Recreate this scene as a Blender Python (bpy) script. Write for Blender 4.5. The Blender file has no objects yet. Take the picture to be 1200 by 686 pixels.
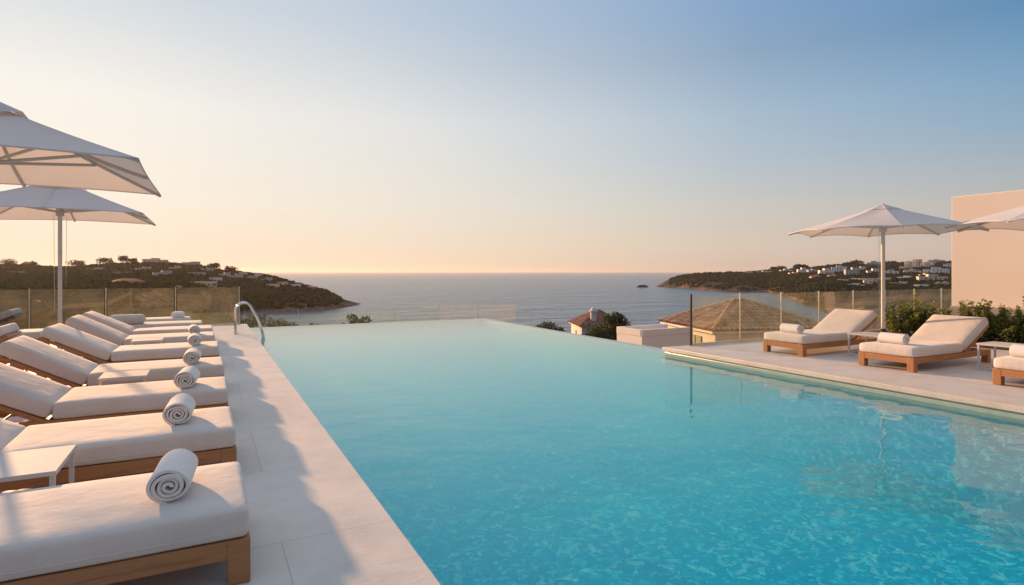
import bpy, bmesh, math, random
import numpy as np
from mathutils import Vector, Matrix
C = bpy.context.scene
COL = C.collection
rng = np.random.RandomState(7)
R = math.radians

# ---------------------------------------------------------------- camera
CAM_H, F, HOR = 1.4, 690.0, 318.0
YAW = math.atan(357.0 / F)
SY, CY = math.sin(YAW), math.cos(YAW)
cd = bpy.data.cameras.new('camera')
cam = bpy.data.objects.new('camera', cd)
COL.objects.link(cam)
C.camera = cam
cam.location = (0, 0, CAM_H)
cam.rotation_euler = (R(90), 0, -YAW)
cd.sensor_width = 36
cd.lens = F / 1200 * 36
cd.shift_y = -(343 - HOR) / 1200
cd.clip_start = .05
cd.clip_end = 60000

# ---------------------------------------------------------------- sky and sun
SUN_EL, SUN_AZ = R(10.5), R(-15.7)          # azimuth from +Y, clockwise positive
w = bpy.data.worlds.new('World')
C.world = w
w.use_nodes = True
nt = w.node_tree
bg = nt.nodes['Background']
sky = nt.nodes.new('ShaderNodeTexSky')
sky.sky_type = 'NISHITA'
sky.sun_disc = False
sky.sun_elevation = SUN_EL
sky.sun_rotation = SUN_AZ
sky.altitude = 0
sky.air_density = 1.0
sky.dust_density = 1.5
sky.ozone_density = 2.0
sd = Vector((math.sin(SUN_AZ) * math.cos(SUN_EL), math.cos(SUN_AZ) * math.cos(SUN_EL), math.sin(SUN_EL)))


def s2l(c, k=1.0):
    return tuple(k * ((v / 255) / 12.92 if v < 10.3 else ((v / 255 + .055) / 1.055) ** 2.4) for v in c)


EXPO, SKY_S = .80, .15
KS = 1 / (SKY_S * 2 ** EXPO)


def wn(t, **kw):
    x_ = nt.nodes.new(t)
    for k_, v_ in kw.items():
        setattr(x_, k_, v_)
    return x_


def sky_ramp(src, stops):
    r_ = wn('ShaderNodeValToRGB')
    e_ = r_.color_ramp.elements
    while len(e_) < len(stops):
        e_.new(.5)
    for i_, (p_, c_) in enumerate(stops):
        e_[i_].position = p_
        e_[i_].color = (*s2l(c_), 1)
    nt.links.new(src, r_.inputs[0])
    return r_


geo = wn('ShaderNodeTexCoord')
sep = wn('ShaderNodeSeparateXYZ')
nt.links.new(geo.outputs['Generated'], sep.inputs[0])
# clear dusk air: peach at the horizon, blue above; unseen zenith raised to lift shade
base = sky_ramp(sep.outputs[2], [(0, (198, 174, 162)), (.035, (201, 183, 172)), (.10, (180, 181, 180)), (.18, (142, 169, 192)), (.25, (114, 158, 192)), (.33, (78, 134, 178)), (.45, (68, 134, 198)), (.66, (80, 134, 186)), (.85, (175, 190, 208)), (1, (225, 225, 225))])
glow = sky_ramp(sep.outputs[2], [(0, (254, 228, 196)), (.05, (255, 234, 207)), (.11, (252, 241, 222)), (.24, (249, 243, 234)), (.38, (214, 221, 226)), (.66, (175, 192, 212)), (.85, (215, 220, 228)), (1, (235, 232, 230))])
dot = wn('ShaderNodeVectorMath', operation='DOT_PRODUCT')
dot.inputs[1].default_value = sd
nt.links.new(geo.outputs['Generated'], dot.inputs[0])
gf = wn('ShaderNodeValToRGB')
ge_ = gf.color_ramp.elements
gs_ = [(0, 0), (.12, .04), (.45, .27), (.73, .60), (.95, .88), (1.0, 1.0)]
while len(ge_) < len(gs_):
    ge_.new(.5)
for i_, (p_, v_) in enumerate(gs_):
    ge_[i_].position = p_
    ge_[i_].color = (v_, v_, v_, 1)
nt.links.new(dot.outputs['Value'], gf.inputs[0])
mixg = wn('ShaderNodeMix', data_type='RGBA')
nt.links.new(gf.outputs[0], mixg.inputs[0])
nt.links.new(base.outputs[0], mixg.inputs[6])
nt.links.new(glow.outputs[0], mixg.inputs[7])
# unseen sky opposite the sun, dimmed to keep near faces dark
neg = wn('ShaderNodeMapRange')
neg.inputs[1].default_value = -.1
neg.inputs[2].default_value = -.75
neg.inputs[4].default_value = .95
nt.links.new(dot.outputs['Value'], neg.inputs[0])
mixb = wn('ShaderNodeMix', data_type='RGBA')
mixb.inputs[7].default_value = (*s2l((138, 128, 132)), 1)
nt.links.new(neg.outputs[0], mixb.inputs[0])
nt.links.new(mixg.outputs[2], mixb.inputs[6])
scl = wn('ShaderNodeVectorMath', operation='SCALE')
scl.inputs['Scale'].default_value = KS
nt.links.new(mixb.outputs[2], scl.inputs[0])
cap = wn('ShaderNodeVectorMath', operation='MINIMUM')
cap.inputs[1].default_value = (KS * 1.2,) * 3
nt.links.new(sky.outputs[0], cap.inputs[0])
fin_ = wn('ShaderNodeMix', data_type='RGBA')
fin_.inputs[0].default_value = .03
nt.links.new(scl.outputs[0], fin_.inputs[6])
nt.links.new(cap.outputs[0], fin_.inputs[7])
nt.links.new(fin_.outputs[2], bg.inputs['Color'])
bg.inputs['Strength'].default_value = SKY_S
sl = bpy.data.lights.new('sun', 'SUN')
sl.energy = 4.6
sl.angle = R(1.2)
sl.color = (1.0, .54, .25)
so = bpy.data.objects.new('sun', sl)
COL.objects.link(so)
sd = Vector((math.sin(SUN_AZ) * math.cos(SUN_EL), math.cos(SUN_AZ) * math.cos(SUN_EL), math.sin(SUN_EL)))
so.rotation_euler = sd.to_track_quat('Z', 'Y').to_euler()
so.location = sd * 50
vs = C.view_settings
vs.view_transform = 'Standard'
vs.look = 'None'
vs.gamma = 1
vs.exposure = EXPO
vs.use_curve_mapping = False
C.cycles.max_bounces = 10
C.cycles.transparent_max_bounces = 24
C.cycles.volume_bounces = 1
C.cycles.sample_clamp_indirect = 0
C.cycles.use_denoising = True


def at(px, d, z=None):
    """point seen in column px of the photograph at depth d"""
    u = (px - 600) / F
    return Vector((d * (SY + u * CY), d * (CY - u * SY), 0 if z is None else z))


def zy(y, d):
    return CAM_H - (y - HOR) / F * d


# ---------------------------------------------------------------- materials
MATS = {}


def new_mat(name):
    m = bpy.data.materials.new(name)
    m.use_nodes = True
    MATS[name] = m
    n = m.node_tree
    return m, n, n.nodes['Principled BSDF'], n.nodes['Material Output']


def noise(n, scale, detail=4, rough=.55, coord='Object', stretch=None):
    tc = n.nodes.new('ShaderNodeTexCoord')
    out = tc.outputs[coord]
    if stretch:
        mp = n.nodes.new('ShaderNodeMapping')
        mp.inputs['Scale'].default_value = stretch
        n.links.new(out, mp.inputs[0])
        out = mp.outputs[0]
    t = n.nodes.new('ShaderNodeTexNoise')
    t.inputs['Scale'].default_value = scale
    t.inputs['Detail'].default_value = detail
    t.inputs['Roughness'].default_value = rough
    n.links.new(out, t.inputs['Vector'])
    return t


def ramp(n, src, stops):
    r = n.nodes.new('ShaderNodeValToRGB')
    e = r.color_ramp.elements
    while len(e) < len(stops):
        e.new(.5)
    for i, (p, c) in enumerate(stops):
        e[i].position = p
        e[i].color = (*c, 1) if len(c) == 3 else c
    n.links.new(src, r.inputs[0])
    return r


def bump(n, src, strength, dist, b=None, prev=None):
    k = n.nodes.new('ShaderNodeBump')
    k.inputs['Strength'].default_value = strength
    k.inputs['Distance'].default_value = dist
    n.links.new(src, k.inputs['Height'])
    if prev is not None:
        n.links.new(prev.outputs[0], k.inputs['Normal'])
    if b is not None:
        n.links.new(k.outputs[0], b.inputs['Normal'])
    return k


def simple(name, c1, c2=None, scale=6, rough=.6, bs=None, bd=.002, metal=0, stretch=None, coord='Object'):
    m, n, b, o = new_mat(name)
    b.inputs['Roughness'].default_value = rough
    b.inputs['Metallic'].default_value = metal
    c2 = c2 or tuple(v * .88 for v in c1)
    t = noise(n, scale, stretch=stretch, coord=coord)
    r = ramp(n, t.outputs[0], [(.32, c2), (.68, c1)])
    n.links.new(r.outputs[0], b.inputs['Base Color'])
    if bs:
        t2 = noise(n, bs, 3, stretch=stretch, coord=coord)
        bump(n, t2.outputs[0], .5, bd, b)
    return m


def mix_shader(n, fac, a, b):
    x = n.nodes.new('ShaderNodeMixShader')
    if isinstance(fac, (int, float)):
        x.inputs[0].default_value = fac
    else:
        n.links.new(fac, x.inputs[0])
    n.links.new(a, x.inputs[1])
    n.links.new(b, x.inputs[2])
    return x


def thin_cloth(name, col, trans, tcol, rough=.9, bs=900):
    m, n, b, o = new_mat(name)
    t0 = noise(n, 3, 3)
    r = ramp(n, t0.outputs[0], [(.3, tuple(v * .94 for v in col)), (.7, col)])
    n.links.new(r.outputs[0], b.inputs['Base Color'])
    b.inputs['Roughness'].default_value = rough
    tr = n.nodes.new('ShaderNodeBsdfTranslucent')
    tr.inputs[0].default_value = (*tcol, 1)
    x = mix_shader(n, trans, b.outputs[0], tr.outputs[0])
    n.links.new(x.outputs[0], o.inputs[0])
    t = noise(n, bs, 2)
    bump(n, t.outputs[0], .25, .001, b)
    return m


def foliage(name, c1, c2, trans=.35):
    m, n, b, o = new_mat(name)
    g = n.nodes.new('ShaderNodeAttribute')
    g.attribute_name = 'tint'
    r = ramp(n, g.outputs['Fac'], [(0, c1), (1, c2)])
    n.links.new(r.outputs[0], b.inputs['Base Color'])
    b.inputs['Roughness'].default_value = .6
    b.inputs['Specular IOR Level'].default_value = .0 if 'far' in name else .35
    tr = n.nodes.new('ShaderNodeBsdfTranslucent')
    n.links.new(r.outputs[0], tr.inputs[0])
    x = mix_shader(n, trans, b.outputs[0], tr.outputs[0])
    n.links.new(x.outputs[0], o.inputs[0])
    return m


# cushions: woven canvas
m, n, b, o = new_mat('cushion_fabric')
t = noise(n, 5, 4)
r = ramp(n, t.outputs[0], [(.3, (.66, .60, .54)), (.7, (.72, .66, .60))])
n.links.new(r.outputs[0], b.inputs['Base Color'])
b.inputs['Roughness'].default_value = .92
b.inputs['Sheen Weight'].default_value = .25
t1 = noise(n, 7, 3)
k1 = bump(n, t1.outputs[0], .35, .02)
t2 = noise(n, 420, 2)
bump(n, t2.outputs[0], .3, .0012, b, k1)
simple('pale_grey_fabric', (.60, .59, .58), (.54, .53, .52), 8, .9, 400, .001)
simple('grey_fabric', (.38, .38, .37), (.30, .30, .30), 8, .9, 400, .001)
simple('towel', (.86, .82, .78), (.80, .76, .72), 12, .95, 230, .004)


def wood(name, c1, c2):
    m, n, b, o = new_mat(name)
    t = noise(n, 3.2, 6, .65, stretch=(1.2, 14, 14))
    r = ramp(n, t.outputs[0], [(.3, c1), (.52, c2), (.75, tuple(v * .8 for v in c2))])
    n.links.new(r.outputs[0], b.inputs['Base Color'])
    b.inputs['Roughness'].default_value = .52
    t2 = noise(n, 30, 3, .6, stretch=(.6, 10, 10))
    bump(n, t2.outputs[0], .35, .0012, b)


wood('teak', (.30, .125, .045), (.44, .205, .08))
wood('dark_timber', (.05, .03, .02), (.09, .05, .03))
thin_cloth('parasol_cloth', (.80, .80, .81), .28, (.84, .70, .54))
simple('white_metal', (.68, .66, .63), (.64, .62, .59), 10, .75)
MATS['white_metal'].node_tree.nodes['Principled BSDF'].inputs['Specular IOR Level'].default_value = .15
simple('taupe_metal', (.58, .52, .47), (.54, .48, .43), 10, .5)
simple('chrome', (.80, .78, .74), (.76, .74, .70), 20, .12, metal=1)
thin_cloth('fence_metal', (.62, .60, .50), .35, (.70, .68, .52), .3)
simple('dark_metal', (.05, .045, .04), (.04, .035, .03), 10, .4, metal=.5)
simple('cord_fibre', (.6, .58, .55), None, 10, .8)


def paving(name, c1, c2, tile=(1.2, .6), loc=(0, 0)):
    m, n, b, o = new_mat(name)
    tc = n.nodes.new('ShaderNodeTexCoord')
    mp = n.nodes.new('ShaderNodeMapping')
    mp.inputs['Location'].default_value = (loc[0], loc[1], 0)
    n.links.new(tc.outputs['Object'], mp.inputs[0])
    br = n.nodes.new('ShaderNodeTexBrick')
    br.offset = .5
    br.inputs['Scale'].default_value = 1
    br.inputs['Mortar Size'].default_value = .0028
    br.inputs['Mortar Smooth'].default_value = .3
    br.inputs['Brick Width'].default_value = tile[0]
    br.inputs['Row Height'].default_value = tile[1]
    br.inputs['Color1'].default_value = (*c1, 1)
    br.inputs['Color2'].default_value = (*c2, 1)
    br.inputs['Mortar'].default_value = (*(v * .72 for v in c2), 1)
    n.links.new(mp.outputs[0], br.inputs['Vector'])
    t = noise(n, 2.3, 6, .65)
    r = ramp(n, t.outputs[0], [(.22, (.76, .755, .75)), (.5, (.95, .95, .95)), (.75, (1.05, 1.05, 1.04))])
    mx = n.nodes.new('ShaderNodeMix')
    mx.data_type = 'RGBA'
    mx.blend_type = 'MULTIPLY'
    mx.inputs[0].default_value = 1
    n.links.new(br.outputs['Color'], mx.inputs[6])
    n.links.new(r.outputs[0], mx.inputs[7])
    t3 = noise(n, 60, 4, .7)
    r3 = ramp(n, t3.outputs[0], [(.3, (.93, .93, .93)), (.7, (1.03, 1.03, 1.03))])
    mx2 = n.nodes.new('ShaderNodeMix')
    mx2.data_type = 'RGBA'
    mx2.blend_type = 'MULTIPLY'
    mx2.inputs[0].default_value = 1
    n.links.new(mx.outputs[2], mx2.inputs[6])
    n.links.new(r3.outputs[0], mx2.inputs[7])
    n.links.new(mx2.outputs[2], b.inputs['Base Color'])
    rr = ramp(n, t.outputs[0], [(.3, (.45,) * 3), (.7, (.65,) * 3)])
    n.links.new(rr.outputs[0], b.inputs['Roughness'])
    inv = n.nodes.new('ShaderNodeMath')
    inv.operation = 'SUBTRACT'
    inv.inputs[0].default_value = 1
    n.links.new(br.outputs['Fac'], inv.inputs[1])
    k = bump(n, inv.outputs[0], .6, .002)
    t4 = noise(n, 9, 5, .6, stretch=(1, 3, 1))
    bump(n, t4.outputs[0], .25, .006, b, k)
    return m


paving('stone_paving', (.75, .70, .65), (.71, .66, .61), (1.2, 1.2), (.26, .35))
paving('coping_stone', (.74, .66, .56), (.70, .62, .53), (.9, 5), (.1, .3))
simple('white_render', (.84, .80, .76), (.78, .74, .70), .8, .85, 60, .002)
simple('cream_render', (.77, .69, .61), (.74, .66, .58), .5, .9, 70, .003)
simple('grey_render', (.42, .38, .36), (.36, .33, .31), 2, .9, 60, .003)
simple('soil', (.10, .07, .05), (.05, .035, .025), 9, .95, 30, .02)
simple('far_wall_white', (.88, .82, .76), (.76, .70, .65), .15, .9)
simple('far_wall_cream', (.80, .62, .48), (.68, .52, .41), .15, .9)
simple('far_wall_grey', (.55, .53, .53), (.45, .43, .43), .15, .9)
simple('far_roof', (.34, .16, .10), (.24, .11, .07), .6, .9)
simple('window_dark', (.035, .04, .05), (.02, .02, .03), 1, .15)
simple('shutter_paint', (.16, .19, .10), (.12, .15, .08), 4, .6)
simple('bark', (.16, .11, .08), (.08, .055, .04), 8, .9, 40, .01)

# pool lining: blue cells, with pale flecks painted in for sunlight caustics
m, n, b, o = new_mat('pool_caustic_lining')
tc = n.nodes.new('ShaderNodeTexCoord')
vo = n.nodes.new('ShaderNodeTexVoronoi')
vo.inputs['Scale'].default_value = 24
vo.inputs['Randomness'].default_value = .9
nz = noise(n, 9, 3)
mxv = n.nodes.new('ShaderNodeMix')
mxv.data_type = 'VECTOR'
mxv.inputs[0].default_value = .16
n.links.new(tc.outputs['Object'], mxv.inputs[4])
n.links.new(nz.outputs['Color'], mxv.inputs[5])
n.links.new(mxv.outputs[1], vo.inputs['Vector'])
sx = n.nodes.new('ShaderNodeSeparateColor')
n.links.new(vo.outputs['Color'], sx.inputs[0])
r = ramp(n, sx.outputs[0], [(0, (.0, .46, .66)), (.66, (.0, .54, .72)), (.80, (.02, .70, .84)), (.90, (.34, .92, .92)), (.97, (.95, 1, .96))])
big = noise(n, .5, 3)
rb = ramp(n, big.outputs[0], [(.3, (.85, .92, .95)), (.7, (1, 1, 1))])
mx = n.nodes.new('ShaderNodeMix')
mx.data_type = 'RGBA'
mx.blend_type = 'MULTIPLY'
mx.inputs[0].default_value = 1
n.links.new(r.outputs[0], mx.inputs[6])
n.links.new(rb.outputs[0], mx.inputs[7])
# base colour pales towards the far end, imitating bright sky reflection on the water
sy_ = n.nodes.new('ShaderNodeSeparateXYZ')
n.links.new(tc.outputs['Object'], sy_.inputs[0])
my_ = n.nodes.new('ShaderNodeMapRange')
my_.inputs[1].default_value = 3.0
my_.inputs[2].default_value = 12.5
n.links.new(sy_.outputs[1], my_.inputs[0])
mp_ = n.nodes.new('ShaderNodeMix')
mp_.data_type = 'RGBA'
n.links.new(my_.outputs[0], mp_.inputs[0])
mf_ = n.nodes.new('ShaderNodeMapRange')  # painted caustic flecks fade out towards the far end
mf_.inputs[1].default_value = 3.5
mf_.inputs[2].default_value = 9.5
n.links.new(sy_.outputs[1], mf_.inputs[0])
me_ = n.nodes.new('ShaderNodeMix')
me_.data_type = 'RGBA'
me_.inputs[7].default_value = (.0, .64, .79, 1)
n.links.new(mf_.outputs[0], me_.inputs[0])
n.links.new(mx.outputs[2], me_.inputs[6])
n.links.new(me_.outputs[2], mp_.inputs[6])
mp_.inputs[7].default_value = (.96, .95, .88, 1)
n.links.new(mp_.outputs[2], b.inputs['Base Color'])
b.inputs['Roughness'].default_value = .4
simple('waterline_tile', (.40, .52, .46), (.32, .45, .40), 12, .3)

m, n, b, o = new_mat('pool_water')
n.nodes.remove(b)
# clear water: Fresnel reflection over light passing partly bent, partly straight
nb = noise(n, 14, 3, .5)
k = n.nodes.new('ShaderNodeBump')
k.inputs['Strength'].default_value = .05
k.inputs['Distance'].default_value = .001
n.links.new(nb.outputs[0], k.inputs['Height'])
rf_ = n.nodes.new('ShaderNodeBsdfRefraction')
rf_.inputs['IOR'].default_value = 1.33
rf_.inputs['Roughness'].default_value = 0
n.links.new(k.outputs[0], rf_.inputs['Normal'])
tp_ = n.nodes.new('ShaderNodeBsdfTransparent')
gs = n.nodes.new('ShaderNodeBsdfGlossy')
gs.inputs['Roughness'].default_value = .0
n.links.new(k.outputs[0], gs.inputs['Normal'])
ins = mix_shader(n, .6, rf_.outputs[0], tp_.outputs[0])
lw = n.nodes.new('ShaderNodeLayerWeight')
lw.inputs['Blend'].default_value = .5
n.links.new(k.outputs[0], lw.inputs['Normal'])
pw = n.nodes.new('ShaderNodeMath')
pw.operation = 'POWER'
pw.inputs[1].default_value = 5
n.links.new(lw.outputs['Facing'], pw.inputs[0])
fm = n.nodes.new('ShaderNodeMath')
fm.operation = 'MULTIPLY_ADD'
fm.inputs[1].default_value = .98
fm.inputs[2].default_value = .02
n.links.new(pw.outputs[0], fm.inputs[0])
fin = mix_shader(n, fm.outputs[0], ins.outputs[0], gs.outputs[0])
n.links.new(fin.outputs[0], o.inputs[0])
va = n.nodes.new('ShaderNodeVolumeAbsorption')
va.inputs['Color'].default_value = (0, .965, .985, 1)
va.inputs['Density'].default_value = .30
n.links.new(va.outputs[0], o.inputs['Volume'])

m, n, b, o = new_mat('sea_water')
b.inputs['Base Color'].default_value = (.010, .085, .16, 1)
b.inputs['Roughness'].default_value = .22
b.inputs['IOR'].default_value = 1.33
t = noise(n, .18, 6, .6, stretch=(1, 1, 1))
t2 = noise(n, .012, 5, .6, stretch=(1, 2.2, 1))
k1 = bump(n, t2.outputs[0], .8, 12.0)
bump(n, t.outputs[0], .9, 1.6, b, k1)

m, n, b, o = new_mat('glass_pane')
n.nodes.remove(b)
lw = n.nodes.new('ShaderNodeLayerWeight')
pw = n.nodes.new('ShaderNodeMath')
pw.operation = 'POWER'
pw.inputs[1].default_value = 4.5
n.links.new(lw.outputs['Facing'], pw.inputs[0])
fr = n.nodes.new('ShaderNodeMath')
fr.operation = 'MULTIPLY_ADD'
fr.inputs[1].default_value = .9
fr.inputs[2].default_value = .035
n.links.new(pw.outputs[0], fr.inputs[0])
lw.inputs['Blend'].default_value = .5
tr = n.nodes.new('ShaderNodeBsdfTransparent')
tr.inputs[0].default_value = (.92, .94, .88, 1)
gl = n.nodes.new('ShaderNodeBsdfGlossy')
gl.inputs['Roughness'].default_value = .01
x = mix_shader(n, fr.outputs[0], tr.outputs[0], gl.outputs[0])
df = n.nodes.new('ShaderNodeBsdfTranslucent')
df.inputs[0].default_value = (.8, .75, .65, 1)
dn = noise(n, 1.6, 5, .7)
dr = ramp(n, dn.outputs[0], [(.3, (.010,) * 3), (.75, (.042,) * 3)])
x2 = mix_shader(n, dr.outputs[0], x.outputs[0], df.outputs[0])
n.links.new(x2.outputs[0], o.inputs[0])

mc = MATS['glass_pane'].copy()
mc.name = 'glass_clear'
MATS['glass_clear'] = mc
for nd in mc.node_tree.nodes:
    if nd.type == 'BSDF_TRANSPARENT':
        nd.inputs[0].default_value = (.97, .98, .96, 1)
    if nd.type == 'VALTORGB':
        nd.color_ramp.elements[0].color = (.001,) * 3 + (1,)
        nd.color_ramp.elements[1].color = (.003,) * 3 + (1,)

# terrain: scrub, dry grass and rock
m, n, b, o = new_mat('hillside_ground')
b.inputs['Roughness'].default_value = .95
b.inputs['Specular IOR Level'].default_value = .1
t = noise(n, .035, 8, .7)
r = ramp(n, t.outputs[0], [(.30, (.018, .024, .012)), (.45, (.035, .034, .018)), (.58, (.07, .05, .03)), (.72, (.12, .085, .05))])
ge = n.nodes.new('ShaderNodeNewGeometry')
sp = n.nodes.new('ShaderNodeSeparateXYZ')
n.links.new(ge.outputs['Position'], sp.inputs[0])
t2 = noise(n, .02, 6, .7)
ma = n.nodes.new('ShaderNodeMath')
ma.operation = 'MULTIPLY_ADD'
ma.inputs[1].default_value = -75
n.links.new(t2.outputs[0], ma.inputs[0])
n.links.new(sp.outputs[2], ma.inputs[2])
mr = n.nodes.new('ShaderNodeMapRange')
mr.inputs[1].default_value = -73
mr.inputs[2].default_value = -66
mr.inputs[3].default_value = 1
mr.inputs[4].default_value = 0
n.links.new(ma.outputs[0], mr.inputs[0])
wv_ = n.nodes.new('ShaderNodeTexWave')
wv_.inputs['Scale'].default_value = .045
wv_.inputs['Distortion'].default_value = 2.5
wv_.inputs['Detail'].default_value = 4
wv_.inputs['Detail Scale'].default_value = 1.2
gm_ = n.nodes.new('ShaderNodeMapping')
gm_.inputs['Rotation'].default_value = (0, 0, R(62))
n.links.new(ge.outputs['Position'], gm_.inputs[0])
n.links.new(gm_.outputs[0], wv_.inputs['Vector'])
fr_c = ramp(n, wv_.outputs['Fac'], [(.25, (.022, .026, .012)), (.55, (.09, .06, .03)), (.8, (.26, .165, .075))])
mk1 = n.nodes.new('ShaderNodeMapRange')
mk1.inputs[1].default_value = 30
mk1.inputs[2].default_value = 5
n.links.new(sp.outputs[0], mk1.inputs[0])
mk2 = n.nodes.new('ShaderNodeMapRange')
mk2.inputs[1].default_value = 420
mk2.inputs[2].default_value = 330
n.links.new(sp.outputs[1], mk2.inputs[0])
mk = n.nodes.new('ShaderNodeMath')
mk.operation = 'MULTIPLY'
n.links.new(mk1.outputs[0], mk.inputs[0])
n.links.new(mk2.outputs[0], mk.inputs[1])
mxf = n.nodes.new('ShaderNodeMix')
mxf.data_type = 'RGBA'
n.links.new(mk.outputs[0], mxf.inputs[0])
n.links.new(r.outputs[0], mxf.inputs[6])
n.links.new(fr_c.outputs[0], mxf.inputs[7])
t3 = noise(n, .11, 8, .75)
rk = ramp(n, t3.outputs[0], [(.3, (.06, .04, .03)), (.52, (.17, .10, .065)), (.75, (.34, .20, .13))])
mx = n.nodes.new('ShaderNodeMix')
mx.data_type = 'RGBA'
n.links.new(mr.outputs[0], mx.inputs[0])
n.links.new(mxf.outputs[2], mx.inputs[6])
n.links.new(rk.outputs[0], mx.inputs[7])
n.links.new(mx.outputs[2], b.inputs['Base Color'])
t4 = noise(n, .25, 6, .7)
bump(n, t4.outputs[0], .8, 2.0, b)

m, n, b, o = new_mat('roof_tile')
g = n.nodes.new('ShaderNodeAttribute')
g.attribute_name = 'tint'
r = ramp(n, g.outputs['Fac'], [(0, (.27, .125, .07)), (.35, (.47, .26, .145)), (.7, (.60, .36, .22)), (1, (.68, .47, .33))])
t = noise(n, 5, 5, .7)
rr = ramp(n, t.outputs[0], [(.3, (.7, .7, .7)), (.7, (1.05, 1.05, 1.05))])
mx = n.nodes.new('ShaderNodeMix')
mx.data_type = 'RGBA'
mx.blend_type = 'MULTIPLY'
mx.inputs[0].default_value = 1
n.links.new(r.outputs[0], mx.inputs[6])
n.links.new(rr.outputs[0], mx.inputs[7])
n.links.new(mx.outputs[2], b.inputs['Base Color'])
b.inputs['Roughness'].default_value = .85
m2, n2, b2, o2 = new_mat('roof_tile_red')
g2 = n2.nodes.new('ShaderNodeAttribute')
g2.attribute_name = 'tint'
r2 = ramp(n2, g2.outputs['Fac'], [(0, (.22, .09, .055)), (.5, (.34, .16, .10)), (1, (.42, .24, .16))])
n2.links.new(r2.outputs[0], b2.inputs['Base Color'])
b2.inputs['Roughness'].default_value = .85
foliage('leaf_shrub', (.05, .075, .018), (.30, .31, .07), .45)
foliage('leaf_tree', (.02, .035, .012), (.085, .095, .03))
foliage('leaf_far', (.012, .020, .008), (.05, .05, .022), .0)


# ---------------------------------------------------------------- mesh helpers
class MB:
    def __init__(s):
        s.v, s.f, s.n, s.t = [], [], 0, []
        s.boxed = False

    def add(s, v, f, M=None, tint=None):
        v = np.asarray(v, float)
        if M is not None:
            A = np.array(M)
            v = v @ A[:3, :3].T + A[:3, 3]
        f = [tuple(int(i) + s.n for i in q) for q in f]
        s.v.append(v)
        s.f += f
        s.n += len(v)
        s.t.append(np.full(len(v), .5) if tint is None else np.broadcast_to(np.asarray(tint, float), (len(v),)))
        return s

    def box(s, c, h, r=0.004, M=None, nx=1, ny=1, nz=1, puff=0, wob=0):
        v, f = roundbox(h, r, nx, ny, nz, puff, wob)
        s.boxed = True
        return s.add(v + np.array(c), f, M)

    def tube(s, pts, rad, seg=10, cap=True, M=None):
        pts = [Vector(p) for p in pts]
        rads = rad if isinstance(rad, (list, tuple)) else [rad] * len(pts)
        ring, nrm = [], None
        vv, ff = [], []
        for i, p in enumerate(pts):
            d = (pts[min(i + 1, len(pts) - 1)] - pts[max(i - 1, 0)]).normalized()
            if nrm is None:
                nrm = d.orthogonal().normalized()
            nrm = (nrm - d * nrm.dot(d)).normalized()
            bn = d.cross(nrm)
            for k in range(seg):
                a = 2 * math.pi * k / seg
                vv.append(p + (nrm * math.cos(a) + bn * math.sin(a)) * rads[i])
        for i in range(len(pts) - 1):
            for k in range(seg):
                ff.append((i * seg + k, i * seg + (k + 1) % seg, (i + 1) * seg + (k + 1) % seg, (i + 1) * seg + k))
        if cap:
            ff.append(tuple(reversed(range(seg))))
            ff.append(tuple((len(pts) - 1) * seg + k for k in range(seg)))
        return s.add([tuple(q) for q in vv], ff, M)

    def build(s, name, mat, parent=None, angle=None, loc=None, link=True):
        angle = angle or (20 if s.boxed else 50)
        me = bpy.data.meshes.new(name)
        V = np.concatenate(s.v)
        me.from_pydata(V.tolist(), [], s.f)
        me.materials.append(MATS[mat])
        at_ = me.attributes.new('tint', 'FLOAT', 'POINT')
        at_.data.foreach_set('value', np.concatenate(s.t).astype(np.float32))
        me.shade_smooth()
        if angle < 179:
            me.set_sharp_from_angle(angle=R(angle))
        o = bpy.data.objects.new(name, me)
        COL.objects.link(o)
        if parent is not None:
            o.parent = parent
        if loc is not None:
            o.location = loc
        return o


def axis_samples(h, r, n):
    rr = [0, .15, .45, 1] if r > .012 else [0, 1]
    a = [-h + r * q for q in rr]
    inner = list(np.linspace(-h + r, h - r, n + 1))[1:-1]
    return np.array(a + inner + [-q for q in reversed(a)])


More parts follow.
